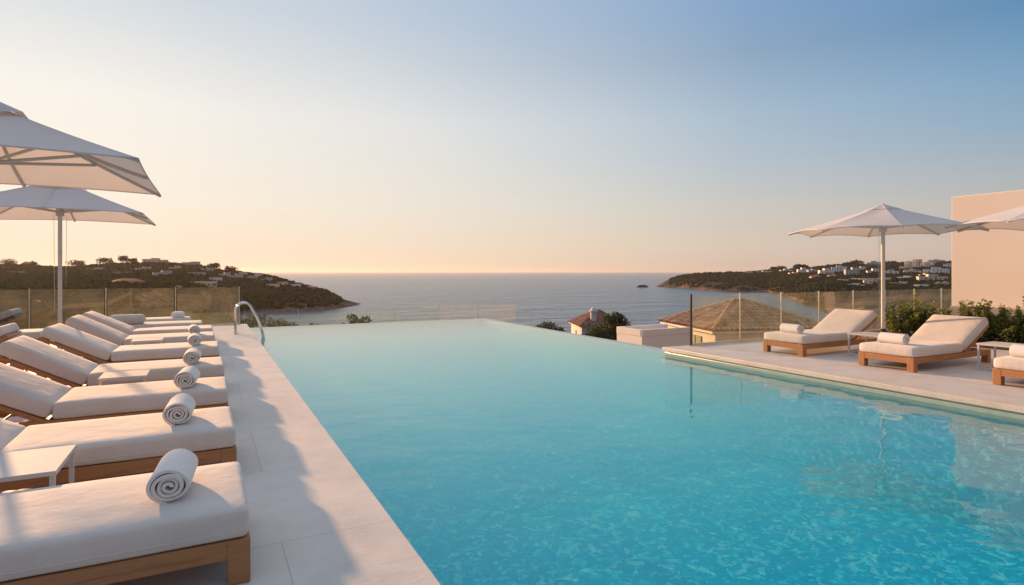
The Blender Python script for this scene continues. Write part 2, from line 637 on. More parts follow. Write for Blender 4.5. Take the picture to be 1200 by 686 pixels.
def roundbox(h, r, nx=1, ny=1, nz=1, puff=0, wob=0):
    hx, hy, hz = h
    r = min(r, hx * .99, hy * .99, hz * .99)
    ax = [axis_samples(hx, r, nx), axis_samples(hy, r, ny), axis_samples(hz, r, nz)]
    vid, V, Fc = {}, [], []

    def idx(p):
        k = tuple(round(q, 6) for q in p)
        if k not in vid:
            vid[k] = len(V)
            V.append(p)
        return vid[k]
    for d in range(3):
        u, w_ = (d + 1) % 3, (d + 2) % 3
        for sgn in (-1, 1):
            for i in range(len(ax[u]) - 1):
                for j in range(len(ax[w_]) - 1):
                    q = []
                    for (a, b_) in ((i, j), (i + 1, j), (i + 1, j + 1), (i, j + 1)):
                        p = [0, 0, 0]
                        p[d] = sgn * (hx, hy, hz)[d]
                        p[u] = ax[u][a]
                        p[w_] = ax[w_][b_]
                        q.append(idx(tuple(p)))
                    Fc.append(q if sgn > 0 else q[::-1])
    V = np.array(V)
    H = np.array([hx, hy, hz])
    inn = np.clip(V, -(H - r), H - r)
    dd = V - inn
    ln = np.linalg.norm(dd, axis=1, keepdims=True)
    ln[ln < 1e-9] = 1
    V = inn + dd / ln * r
    if puff:
        gx = 1 - (V[:, 0] / hx) ** 4
        gy = 1 - (V[:, 1] / hy) ** 4
        gz = 1 - (V[:, 2] / hz) ** 2 * .3
        V[:, 2] += np.sign(V[:, 2]) * puff * gx * gy * (np.abs(V[:, 2]) / hz)
        V[:, 1] += np.sign(V[:, 1]) * puff * .6 * gx * (1 - (V[:, 2] / hz) ** 2) * (np.abs(V[:, 1]) / hy)
        V[:, 0] += np.sign(V[:, 0]) * puff * .6 * gy * (1 - (V[:, 2] / hz) ** 2) * (np.abs(V[:, 0]) / hx)
    if wob:
        ph = rng.uniform(0, 6, 6)
        V[:, 2] += wob * (np.sin(V[:, 0] * 9 + ph[0] + 2 * np.sin(V[:, 1] * 5 + ph[1])) + .6 * np.sin(V[:, 1] * 14 + V[:, 0] * 6 + ph[2]))
        V[:, 1] += wob * .8 * np.sin(V[:, 0] * 11 + ph[3]) * np.sign(V[:, 1])
    return V, Fc


def tag(o, label=None, cat=None, group=None, kind=None):
    if label:
        o['label'] = label
    if cat:
        o['category'] = cat
    if group:
        o['group'] = group
    if kind:
        o['kind'] = kind
    return o


def empty(name, loc=(0, 0, 0), rz=0, label=None, cat=None, group=None):
    o = bpy.data.objects.new(name, None)
    o.empty_display_size = .2
    COL.objects.link(o)
    o.location = loc
    o.rotation_euler = (0, 0, rz)
    return tag(o, label, cat, group)


def copy_tree(o, parent=None, link_data=True):
    c = o.copy()
    COL.objects.link(c)
    if parent is not None:
        c.parent = parent
    for ch in list(o.children):
        copy_tree(ch, c)
    return c


# ---------------------------------------------------------------- setting: pool and decks
PX0, PX1, PX2 = .93, 7.45, 7.85          # pool left edge, right coping, right spill edge
PY0, PYD, PY1 = -2.5, 8.35, 17.3
WZ = -.13
FLOOR = -1.4


def slab(name, x0, x1, y0, y1, z0, z1, mat, kind='structure', r=.006):
    b = MB().box(((x0 + x1) / 2, (y0 + y1) / 2, (z0 + z1) / 2), ((x1 - x0) / 2, (y1 - y0) / 2, (z1 - z0) / 2), r)
    o = b.build(name, mat)
    return tag(o, kind=kind)


slab('terrace_paving', -9, PX0, -3, 17.15, -.06, 0, 'stone_paving')
slab('terrace_base', -8.96, PX0 - .012, -2.98, 17.12, -4.5, -.0605, 'waterline_tile')
slab('sun_deck_paving', PX1, 22, -3, PYD, -.055, 0, 'stone_paving')
slab('pool_coping', PX1 - .35 + .33, PX1 + .28, -3.004, PYD + .004, -.0585, .0035, 'coping_stone')
slab('sun_deck_base', PX1 + .035, 21.96, -2.98, PYD - .04, -4.5, -.059, 'coping_stone')
# pool shell
sh = MB()


def quad(mb, a, b_, c, d, nx=1, ny=1):
    mb.add([a, b_, c, d], [(0, 1, 2, 3)])


quad(sh, (PX0, PY0, FLOOR), (PX2, PY0, FLOOR), (PX2, 6.0, FLOOR), (PX0, 6.0, FLOOR))
quad(sh, (PX0, 6.0, FLOOR), (PX2, 6.0, FLOOR), (PX2, 15.6, -.42), (PX0, 15.6, -.42))  # floor raised so the far water looks paler
quad(sh, (PX0, 15.6, -.42), (PX2, 15.6, -.42), (PX2, PY1, -.36), (PX0, PY1, -.36))
quad(sh, (PX0, PY0, FLOOR), (PX0, PY1, FLOOR), (PX0, PY1, WZ + .1), (PX0, PY0, WZ + .1))
quad(sh, (PX1 + .02, PY0, FLOOR), (PX1 + .02, PYD - .03, FLOOR), (PX1 + .02, PYD - .03, WZ - .04), (PX1 + .02, PY0, WZ - .04))
quad(sh, (PX1 + .02, PYD - .03, FLOOR), (PX2, PYD - .03, FLOOR), (PX2, PYD - .03, WZ), (PX1 + .02, PYD - .03, WZ))
quad(sh, (PX0, PY0, FLOOR), (PX2, PY0, FLOOR), (PX2, PY0, 0), (PX0, PY0, 0))
quad(sh, (PX0, PY1, FLOOR), (PX2, PY1, FLOOR), (PX2, PY1, WZ - .004), (PX0, PY1, WZ - .004))
quad(sh, (PX2, PYD - .03, FLOOR), (PX2, PY1, FLOOR), (PX2, PY1, WZ - .004), (PX2, PYD - .03, WZ - .004))
tag(sh.build('pool_basin', 'pool_caustic_lining'), kind='structure')
slab('pool_spill_wall', PX0, PX2 + .22, PY1 + .003, PY1 + .22, -4.5, WZ - .012, 'waterline_tile')
slab('pool_side_spill_wall', PX2 + .003, PX2 + .22, PYD + .02, PY1, -4.5, WZ - .012, 'waterline_tile')
slab('waterline_band', PX1 + .012, PX1 + .034, PY0, PYD - .03, -.3, -.085, 'waterline_tile')
slab('catch_ledge', -1, 10.4, PY1 + .3, PY1 + 2.5, -4.4, -1.3, 'stone_paving')

# water surface (real ripples)
waves = []
for i in range(46):
    L = math.exp(rng.uniform(math.log(.10), math.log(1.1)))
    waves.append((rng.normal(1.1, 1.0), L, rng.uniform(0, 6.28), .00016 * L ** .8))


def vnoise(x, y, seed=0):
    """smooth value noise"""
    xi, yi = np.floor(x), np.floor(y)
    fx, fy = x - xi, y - yi
    fx, fy = fx * fx * (3 - 2 * fx), fy * fy * (3 - 2 * fy)

    def h(a, b_):
        s = np.sin(a * 127.1 + b_ * 311.7 + seed * 74.7) * 43758.5453
        return s - np.floor(s)
    return (h(xi, yi) * (1 - fx) + h(xi + 1, yi) * fx) * (1 - fy) + (h(xi, yi + 1) * (1 - fx) + h(xi + 1, yi + 1) * fx) * fy


def ripple(X, Y):
    Z = np.zeros_like(X)
    for a, L, p, am in waves:
        Z += am * np.sin(2 * np.pi / L * (X * np.cos(a) + Y * np.sin(a)) + p)
    # a light breeze: livelier near the steps, calm at the spill edge
    return Z * (.75 + 1.7 * np.clip((9.5 - Y) / 6, 0, 1)) * (.65 + .7 * vnoise(X * .6, Y * .6, 3))


def water_grid(x0, x1, y0, y1, st):
    nx, ny = int((x1 - x0) / st) + 1, int((y1 - y0) / st) + 1
    X, Y = np.meshgrid(np.linspace(x0, x1, nx), np.linspace(y0, y1, ny))
    Z = WZ + ripple(X, Y)
    i = (np.arange(ny - 1)[:, None] * nx + np.arange(nx - 1)[None, :])
    cx = (X[:-1, :-1] + X[1:, 1:]) / 2
    cy = (Y[:-1, :-1] + Y[1:, 1:]) / 2
    keep = ~((cx > PX1 + .03) & (cy < PYD - .02))
    i = i[keep]
    F_ = np.stack([i, i + 1, i + nx + 1, i + nx], -1)
    return np.stack([X.ravel(), Y.ravel(), Z.ravel()], 1), F_


def mesh_np(name, V, F_, mat, tint=None, smooth=True):
    me = bpy.data.meshes.new(name)
    k = F_.shape[1]
    me.vertices.add(len(V))
    me.vertices.foreach_set('co', V.astype(np.float32).ravel())
    me.loops.add(F_.size)
    me.loops.foreach_set('vertex_index', F_.astype(np.int32).ravel())
    me.polygons.add(len(F_))
    me.polygons.foreach_set('loop_start', (np.arange(len(F_)) * k).astype(np.int32))
    me.update(calc_edges=True)
    me.validate()
    if tint is not None:
        a = me.attributes.new('tint', 'FLOAT', 'POINT')
        a.data.foreach_set('value', tint.astype(np.float32))
    if smooth:
        me.shade_smooth()
    me.materials.append(MATS[mat])
    o = bpy.data.objects.new(name, me)
    COL.objects.link(o)
    return o


V, F_ = water_grid(PX0, PX2 + .012, PY0, PY1 + .012, .028)
tag(mesh_np('pool_water', V, F_, 'pool_water'), kind='structure')

# ---------------------------------------------------------------- sea and terrain
SEA = -34.0
N = 96
ring = [0, 200, 500, 1000, 2000, 4000, 8000, 16000]
v, f = [(0, 0, 0)], []
for r_ in ring[1:]:
    for k in range(N):
        v.append((r_ * math.cos(2 * math.pi * k / N), r_ * math.sin(2 * math.pi * k / N), 0))
for k in range(N):
    f.append((0, 1 + k, 1 + (k + 1) % N))
for i in range(len(ring) - 2):
    for k in range(N):
        f.append((1 + i * N + k, 1 + (i + 1) * N + k, 1 + (i + 1) * N + (k + 1) % N, 1 + i * N + (k + 1) % N))
tag(MB().add(v, f).build('sea', 'sea_water', loc=(0, 0, SEA)), kind='structure')

near_sea = [(8, -6), (30, -7), (60, -9), (130, -16), (200, -28), (300, -38), (450, -39)]
near_left = [(8, -6), (30, -5.2), (60, -5.0), (130, -8.6), (200, -10.6), (300, -12.0), (430, -11.5)]
deep = [(600, -42), (700, -42), (900, -42), (1300, -42)]


def rd(d, y):
    return (d, zy(y, d))


COLS = {
    -1500: near_left + [(520, -9), (640, -4), rd(860, 303), (1400, -10)],
    -300: near_left + [(520, -9), (640, -4), rd(860, 306), (1400, -10)],
    0: near_left + [(520, -9), (640, -4), rd(860, 311), (1400, -10)],
    80: near_left + [(520, -9), (640, -4), rd(860, 313), (1400, -10)],
    130: near_left + [(520, -9), (640, -3), rd(860, 309), (1400, -10)],
    200: near_left + [(520, -9), (640, -2), rd(860, 308.5), (1400, -20)],
    240: [(8, -6), (30, -6), (60, -6.5), (130, -10), (200, -14), (300, -18), (440, -18), (520, -13), (620, -7), rd(800, 313), (1200, -38)],
    268: [(8, -6), (30, -6.5), (60, -8), (130, -13), (200, -20), (300, -29), (440, -31), (510, -25), (560, -17), rd(770, 318), (1100, -38)],
    290: near_sea + [(500, -34.5), (540, -20), rd(740, 321), (1050, -40)],
    320: near_sea + [(505, -34.5), (535, -21), rd(700, 327), (1000, -40)],
    350: near_sea + [(508, -34.6), (530, -25), rd(680, 336), (900, -40)],
    380: near_sea + [(525, -34.6), (550, -28), rd(660, 344), (820, -40)],
    400: near_sea + [(555, -34.6), (580, -31.5), rd(640, 350.5), (780, -40)],
    418: near_sea + [(590, -34.5), (610, -33.2), (640, -33.0), (740, -40)],
    432: near_sea + [(600, -36), (620, -35.5), (660, -36), (740, -42)],
    450: near_sea + deep,
    750: near_sea + [(1250, -42), (1300, -42), (1400, -42), (1600, -42)],
    766: near_sea + [(1300, -38), (1330, -35.5), (1380, -35.5), (1500, -42)],
    772: near_sea + [(1310, -34.4), (1335, -31), (1380, -31), (1500, -42)],
    785: near_sea + [(1290, -34.4), (1310, -25), rd(1420, 327), (1600, -40)],
    800: near_sea + [(1230, -34.4), (1260, -23), rd(1450, 322.5), (1700, -40)],
    830: near_sea + [(1065, -34.4), (1100, -27), rd(1450, 320.5), (1900, -40)],
    870: near_sea + [(980, -34.4), (1020, -29), rd(1450, 319), (2000, -30)],
    900: near_sea + [(975, -34.4), (1020, -29), rd(1450, 317), (2100, -10)],
    925: near_sea + [(765, -34.4), (800, -32), rd(1450, 316.5), (2100, -10)],
    945: near_sea + [(585, -34.4), (640, -30.5), rd(1450, 315.5), (2100, -10)],
    962: near_sea + [(510, -34.4), (600, -29.5), rd(1480, 313), (2200, -10)],
    985: [(8, -6), (30, -7), (60, -9), (130, -16), (200, -25), (300, -33), (380, -34.6), (430, -33.6), (600, -29), rd(1480, 311.5), (2200, -10)],
    1010: [(8, -6), (30, -7), (60, -9), (130, -14), (200, -19), (300, -24), (400, -27), (500, -27.5), (700, -26), rd(1500, 310.5), (2200, -10)],
    1060: [(8, -6), (30, -7), (60, -8), (130, -13), (200, -18), (300, -22), (400, -25), (500, -25.5), (700, -23.5), rd(1500, 308), (2200, -10)],
    1200: [(8, -6), (30, -7), (60, -8), (130, -12), (200, -16), (300, -20), (400, -23), (500, -24), (700, -21.5), rd(1500, 305), (2200, -10)],
    2400: [(8, -6), (30, -7), (60, -8), (130, -12), (200, -16), (300, -20), (400, -23), (500, -24), (700, -21.5), rd(1500, 305), (2200, -10)],
}
KX = np.array(sorted(COLS))
KD = np.array([[p[0] for p in COLS[k]] for k in KX])
KZ = np.array([[p[1] for p in COLS[k]] for k in KX])


def fbm(x, y, o=5, seed=0):
    s, a, t_ = 0, 1, 0
    for i in range(o):
        s = s + a * vnoise(x, y, seed + i)
        t_ += a
        a *= .5
        x, y = x * 2.03 + 3.1, y * 2.03 + 1.7
    return s / t_ - .5


def terrain_z(px, d):
    px = np.asarray(px, float)
    d = np.asarray(d, float)
    px, d = np.broadcast_arrays(px, d)
    i = np.clip(np.searchsorted(KX, px) - 1, 0, len(KX) - 2)
    t_ = np.clip((px - KX[i]) / (KX[i + 1] - KX[i]), 0, 1)
    D = KD[i] * (1 - t_[..., None]) + KD[i + 1] * t_[..., None]
    Z = KZ[i] * (1 - t_[..., None]) + KZ[i + 1] * t_[..., None]
    out = np.empty(px.shape)
    j = np.clip((D <= d[..., None]).sum(-1) - 1, 0, D.shape[-1] - 2)
    d0 = np.take_along_axis(D, j[..., None], -1)[..., 0]
    d1 = np.take_along_axis(D, j[..., None] + 1, -1)[..., 0]
    z0 = np.take_along_axis(Z, j[..., None], -1)[..., 0]
    z1 = np.take_along_axis(Z, j[..., None] + 1, -1)[..., 0]
    q = np.clip((d - d0) / (d1 - d0), 0, 1)
    z = z0 + (z1 - z0) * q
    u = (px - 600) / F
    X = d * (SY + u * CY)
    Y = d * (CY - u * SY)
    amp = np.clip((d - 60) / 500, 0.05, 1) * np.clip((z + 40) / 14, .15, 1)
    z = z + amp * (9 * fbm(X / 120, Y / 120, 5) + 3.0 * (0.3 - np.abs(fbm(X / 45, Y / 45, 4, 9)) * 2))
    # farmed terraces on the near left slope
    ter = ((px < 235) & (d > 90) & (d < 520)) * np.clip((235 - px) / 40, 0, 1)
    zt = np.round(z / 1.3) * 1.3
    z = z * (1 - .75 * ter) + zt * .75 * ter
    return z


pxs = np.concatenate([np.linspace(-1500, -20, 60), np.linspace(-10, 460, 240), np.linspace(464, 740, 40), np.linspace(743, 1215, 240), np.linspace(1240, 2400, 40)])
ds = np.concatenate([np.linspace(8, 60, 14), np.geomspace(64, 480, 110), np.geomspace(484, 1000, 110), np.geomspace(1006, 1560, 70), np.geomspace(1600, 2200, 12)])
PXg, Dg = np.meshgrid(pxs, ds)
Zg = terrain_z(PXg, Dg)
U = (PXg - 600) / F
V = np.stack([(Dg * (SY + U * CY)).ravel(), (Dg * (CY - U * SY)).ravel(), Zg.ravel()], 1)
nx, ny = len(pxs), len(ds)
i = (np.arange(ny - 1)[:, None] * nx + np.arange(nx - 1)[None, :]).ravel()
F_ = np.stack([i, i + 1, i + nx + 1, i + nx], 1)
tag(mesh_np('hillside_terrain', V, F_, 'hillside_ground'), kind='structure')
slab('ground', -80, 60, -60, 9, -9, -6.1, 'hillside_ground')

# islet off the right headland
isl = MB()
for (dx, dz, s) in ((0, 0, 1), (9, -.6, .7), (-10, -.8, .6)):
    v, f = roundbox((9 * s, 6 * s, 4.6 * s), 3.5 * s, 6, 5, 4)
    v = v + rng.normal(0, .5, v.shape)
    isl.add(v + np.array([dx * 1.1, dx * .3, dz]), f)
p = at(753, 1300, SEA)
tag(isl.build('rock_islet', 'hillside_ground', loc=p), kind='structure')

# ---------------------------------------------------------------- far vegetation (nobody could count it)
ico = bmesh.new()
bmesh.ops.create_icosphere(ico, subdivisions=2, radius=1)
IV = np.array([v_.co[:] for v_ in ico.verts])
IF = np.array([[v_.index for v_ in f_.verts] for f_ in ico.faces])
ico.free()
ico = bmesh.new()
bmesh.ops.create_icosphere(ico, subdivisions=1, radius=1)
IV1 = np.array([v_.co[:] for v_ in ico.verts])
IF1 = np.array([[v_.index for v_ in f_.verts] for f_ in ico.faces])
ico.free()


def blobs(name, P, S, label, seed, IVx=IV1, IFx=IF1):
    r_ = np.random.RandomState(seed)
    n_ = len(P)
    nv = len(IVx)
    V_ = IVx[None] * (1 + r_.uniform(-.32, .32, (n_, nv, 1)))
    sc = np.stack([S * r_.uniform(.8, 1.25, n_), S * r_.uniform(.8, 1.25, n_), S * r_.uniform(.6, 1.0, n_)], 1)
    V_ = V_ * sc[:, None] + P[:, None]
    tint = np.repeat(np.clip(r_.normal(.45, .28, n_), 0, 1), nv)
    F__ = (IFx[None] + (np.arange(n_) * nv)[:, None, None]).reshape(-1, 3)
    o_ = mesh_np(name, V_.reshape(-1, 3), F__, 'leaf_far', tint, smooth=False)
    return tag(o_, label, 'woodland', kind='stuff')


def scatter(n_, px0, px1, d0, d1, smin, smax, seed, zmin=-31, dens=.5):
    r_ = np.random.RandomState(seed)
    px = r_.uniform(px0, px1, n_)
    d = np.exp(r_.uniform(math.log(d0), math.log(d1), n_))
    z = terrain_z(px, d)
    u = (px - 600) / F
    X = d * (SY + u * CY)
    Y = d * (CY - u * SY)
    m_ = fbm(X / 60, Y / 60, 3, 33) + .5
    keep = (z > zmin) & (m_ > dens) & ((z > -23) | (r_.uniform(0, 1, n_) > .55))
    s = r_.uniform(smin, smax, n_)
    return np.stack([X, Y, z + s * .35], 1)[keep], s[keep]


P, S = scatter(26000, -60, 400, 470, 900, 1.0, 2.6, 1, -31, .22)
blobs('hillside_woodland', P, S, 'dark trees and scrub covering the left headland', 2)
P, S = scatter(36000, 785, 1180, 640, 1600, 1.3, 3.4, 3, -31, .36)
blobs('headland_woodland', P, S, 'dark trees and scrub covering the right headland', 4)
P, S = scatter(17000, -120, 330, 330, 720, 1.2, 2.8, 15, -31, .15)
blobs('valley_scrub', P, S, 'dark scrub filling the valley floor under the left headland', 16)
P, S = scatter(8000, -80, 330, 60, 470, .8, 2.2, 5, -31, .40)
blobs('terrace_scrub', P, S, 'low scrub on the terraced slope behind the left fence', 6)
P, S = scatter(5000, 925, 1190, 120, 800, .8, 2.2, 7, -31, .52)
blobs('shore_scrub', P, S, 'low scrub on the bank below the right fence', 8)
# olive rows on the terraces
Pl, Sl = [], []
for row in range(9):
    for q in range(26):
        d = 115 + q * 9 + row * 3
        px = 40 + row * 26 - q * 3.6 + rng.uniform(-1.5, 1.5) + 60
        if 0 < px < 230:
            z = float(terrain_z(px, d))
            a = at(px, d, z + .9)
            Pl.append(a[:])
            Sl.append(rng.uniform(1.0, 1.6))
blobs('olive_rows', np.array(Pl), np.array(Sl), 'rows of small olive trees on the slope behind the left fence', 11, IV, IF)


# ---------------------------------------------------------------- far houses
def ground_hit(px, y, d0=250, d1=1590):
    d = np.linspace(d0, d1, 900)
    z = terrain_z(np.full_like(d, px), d)
    line = CAM_H - (y - HOR) / F * d
    k = np.nonzero(z >= line)[0]
    return float(d[k[0]]) if len(k) else float(d1 * .93)


def far_house(px, y, wpx, hpx, wall, label, cat, group, style='flat', d0=250, name='villa', yaw=None, parts=True):
    d = ground_hit(px, y, d0)
    u = (px - 600) / F
    sc = d / F
    wd, ht = wpx * sc, max(hpx * sc, 2.6)
    dp = max(6, min(wd * .8, 11))
    c = at(px, d + dp / 2, CAM_H - (y - HOR) / F * d)
    ang = math.atan2(c.x, c.y)
    rt = empty(name, c, -ang + (rng.uniform(-.35, .35) if yaw is None else yaw), label, cat, group)
    wb = MB()
    blocks = []
    if wd > 11 and ht > 4.5:
        n_ = 2 if wd < 22 else 3
        xs = np.linspace(-wd / 2, wd / 2, n_ + 1)
        for k in range(n_):
            h_ = ht * (1 if k == n_ // 2 else rng.uniform(.6, .85))
            blocks.append(((xs[k] + xs[k + 1]) / 2, (xs[k + 1] - xs[k]) / 2 + .15 * k, dp / 2 - .4 * k, h_))
    else:
        blocks.append((0, wd / 2, dp / 2, ht))
    for bi, (cx, hx, hy, h_) in enumerate(blocks):
        wb.box((cx, -.21 * bi, h_ / 2 - 2), (hx, hy, h_ / 2 + 2), .05)
    wb.build('wall', wall, rt)
    rb = MB()
    for bi, (cx, hx, hy, h_) in enumerate(blocks):
        if style == 'flat':
            rb.box((cx, -.21 * bi, h_ + .16), (hx + .25, hy + .25, .15), .03)
        else:
            e = .5
            v = [(-hx - e, -hy - e, 0), (hx + e, -hy - e, 0), (hx + e, hy + e, 0), (-hx - e, hy + e, 0), (-hx * .4, 0, hy * .42), (hx * .4, 0, hy * .42)]
            v = [(a + cx, b_ - .21 * bi, z_ + h_ + .02) for a, b_, z_ in v]
            rb.add(v, [(0, 1, 5, 4), (1, 2, 5), (2, 3, 4, 5), (3, 0, 4), (3, 2, 1, 0)])
    rb.build('roof', wall if style == 'flat' else 'far_roof', rt)
    if parts and ht > 2.5:
        for bi, (cx, hx, hy, h_) in enumerate(blocks):
            nf = max(1, int(h_ / 3.1))
            nw = max(1, int(hx * 2 / 4.2))
            for fl in range(nf):
                for k in range(nw):
                    ww = rng.choice([.6, .9, 1.3])
                    x_ = cx - hx + (k + .5) * hx * 2 / nw
                    z_ = .5 + fl * 3.0 + 1.0
                    if z_ + .8 < h_:
                        MB().box((x_, -.21 * bi - hy - .02, z_), (ww, .12, .75), .01).build('window', 'window_dark', rt)
    return rt


W_, CR, GR = 'far_wall_white', 'far_wall_cream', 'far_wall_grey'
gr_r = 'houses on the right headland'
RH = [
    (1075, 314, 22, 9, CR, 'flat', 'wide apricot stepped villa highest on the skyline right of the parasol pole'),
    (1062, 315.5, 11, 4, CR, 'flat', 'low apricot annexe left of the highest skyline villa'),
    (1097, 308.5, 14, 4, CR, 'flat', 'small cream house on the skyline beside the big beige wall'),
    (1110, 314.5, 6, 5, W_, 'flat', 'narrow white house touching the edge of the big beige wall'),
    (1097, 322, 22, 8, W_, 'flat', 'large white terraced apartment block beside the beige wall'),
    (1092, 330.5, 26, 8, CR, 'flat', 'broad cream apartment block below the white terraced one'),
    (1069, 321, 15, 4.5, W_, 'tile', 'white house with a red roof left of the terraced block'),
    (1044, 323, 14, 6, W_, 'flat', 'white cubic villa just right of the parasol pole'),
    (1054, 335, 14, 4, CR, 'flat', 'low cream house lowest on the slope right of the parasol pole'),
    (1022, 321.5, 10, 6, W_, 'flat', 'white two storey house just left of the parasol pole'),
    (1024, 311.5, 12, 5, GR, 'flat', 'grey white villa on the skyline left of the parasol pole'),
    (998, 324, 13, 9.5, GR, 'flat', 'tall pale grey apartment tower above the second glass panels'),
    (983, 320, 14, 8, W_, 'flat', 'white stepped villa left of the grey apartment tower'),
    (968, 322.5, 14, 7, W_, 'flat', 'white villa with many openings at the left end of the dense cluster'),
    (975, 326, 8, 3, CR, 'tile', 'little red roofed house below the dense white cluster'),
    (1014, 330, 28, 3, CR, 'flat', 'long low cream building halfway down the slope'),
    (1017, 334.5, 8, 5, W_, 'flat', 'small white house under the long low cream building'),
    (1024, 333, 7, 5, CR, 'tile', 'small red roofed house left of the parasol pole base of slope'),
    (1003, 337, 18, 4, W_, 'flat', 'low white house lowest on the slope left of the parasol pole'),
    (941, 320, 11, 5.5, W_, 'flat', 'lone white house on the headland ridge left of the cluster'),
    (951, 320.5, 8, 4.5, GR, 'flat', 'grey house beside the lone white house on the ridge'),
    (921, 319, 12, 3.2, W_, 'flat', 'low white house on the ridge above the tiled roof'),
    (929, 322.5, 8, 3, CR, 'flat', 'small cream house just below the headland ridge'),
    (896, 320.5, 14, 2.6, W_, 'flat', 'long white house among ridge trees'),
    (878, 321, 12, 2.4, GR, 'flat', 'farthest low pale house along the headland ridge'),
    (1036, 330, 12, 4, CR, 'flat', 'cream house right behind the parasol pole, halfway down'),
    (1060, 328, 12, 4, W_, 'flat', 'white house between the red roofed one and the low cream one'),
    (1083, 325, 9, 4, GR, 'flat', 'grey house at the left foot of the white terraced block'),
    (1104, 336, 12, 4, CR, 'tile', 'red roofed house lowest beside the beige wall'),
    (988, 331, 10, 3, CR, 'flat', 'small cream house below the tall grey tower'),
    (955, 327, 9, 3, CR, 'tile', 'small red roofed house on the slope left of the cluster'),
    (1008, 318, 9, 5, W_, 'flat', 'white house right of the tall grey tower'),
    (1088, 312, 9, 4, W_, 'flat', 'white house between the two skyline villas on the right'),
    (1080, 338, 12, 3.5, W_, 'flat', 'white house just above the glass fence beside the hedge'),
]
for px, y, wp, hp, mt, st, lb in RH:
    far_house(px, y, wp * 1.12, hp * 1.08, mt, lb, 'house', gr_r, st, 640)
gr_l = 'houses on the left headland'
LH = [
    (190, 325, 18, 6, GR, 'flat', 'pale boxy house halfway up the left headland'),
    (232, 336, 40, 4, CR, 'flat', 'long low pale building just above the left glass fence'),
    (182, 309, 26, 5, GR, 'flat', 'wide flat roofed house on the left skyline'),
    (224, 312, 18, 4, GR, 'flat', 'second flat roofed house on the left skyline'),
    (142, 323, 20, 3, GR, 'flat', 'low flat house beside the parasol pole on the left hill'),
    (150, 335, 32, 4, CR, 'tile', 'broad tiled farm building above the fence on the left hill'),
    (230, 324, 18, 3.5, GR, 'flat', 'low grey house left of the bare slope'),
    (263, 326, 12, 5, GR, 'flat', 'grey house over the end of the left fence'),
    (277, 328, 12, 5, GR, 'flat', 'two storey house at the shoulder of the left headland'),
    (296, 329, 10, 4, GR, 'flat', 'small house on the falling ridge of the left headland'),
    (312, 331, 12, 4, GR, 'flat', 'small house in the middle of the falling ridge'),
    (330, 335, 12, 3, CR, 'flat', 'low cream house on the falling ridge'),
    (346, 337.5, 12, 3, W_, 'flat', 'palest low house near the end of the ridge'),
    (366, 340, 9, 3, GR, 'flat', 'last house before the tip of the left headland'),
    (20, 322, 14, 3, GR, 'flat', 'low house on the dark hill far left of the pole'),
    (168, 318, 14, 4, GR, 'flat', 'grey house below the lone skyline treetop'),
    (205, 317, 12, 4, CR, 'flat', 'cream house between the two skyline roofs and the boxy house'),
    (243, 319, 12, 4, GR, 'flat', 'grey house just under the tree where the ridge falls'),
    (252, 331, 14, 4, W_, 'flat', 'pale house over the last pane of the left fence'),
    (285, 324, 9, 4, CR, 'flat', 'cream house on top of the left headland shoulder'),
    (303, 326, 9, 4, W_, 'flat', 'pale house on the crest past the shoulder'),
    (320, 338, 12, 3.5, CR, 'flat', 'cream house halfway down the falling left ridge'),
    (112, 318, 14, 3.5, GR, 'flat', 'grey house on the hill right of the pole'),
    (206, 341, 10, 3, CR, 'tile', 'small tiled house behind the left glass fence'),
]
for px, y, wp, hp, mt, st, lb in LH:
    far_house(px, y, wp, hp * 1.25, mt, lb, 'house', gr_l, st, 430)


# ---------------------------------------------------------------- leafy things
def leaf_mesh(name, P, Nrm, size, mat, parent, seed, lo=.0, hi=1.0, tint=None):
    r_ = np.random.RandomState(seed)
    n_ = len(P)
    D = Nrm + r_.normal(0, .6, (n_, 3))
    D /= np.linalg.norm(D, axis=1, keepdims=True) + 1e-9
    S_ = np.cross(D, r_.normal(0, 1, (n_, 3)))
    S_ /= np.linalg.norm(S_, axis=1, keepdims=True) + 1e-9
    L = size * r_.uniform(.7, 1.35, (n_, 1))
    W = L * .42
    up = np.cross(D, S_) * L * .12
    V_ = np.stack([P, P + D * L * .5 + S_ * W * .5 + up, P + D * L, P + D * L * .5 - S_ * W * .5 + up], 1).reshape(-1, 3)
    F__ = (np.arange(n_) * 4)[:, None] + np.arange(4)[None]
    t_ = np.clip(r_.normal((lo + hi) / 2, .25, n_), 0, 1) if tint is None else tint
    o_ = mesh_np(name, V_, F__, mat, np.repeat(t_, 4), smooth=False)
    o_.parent = parent
    return o_


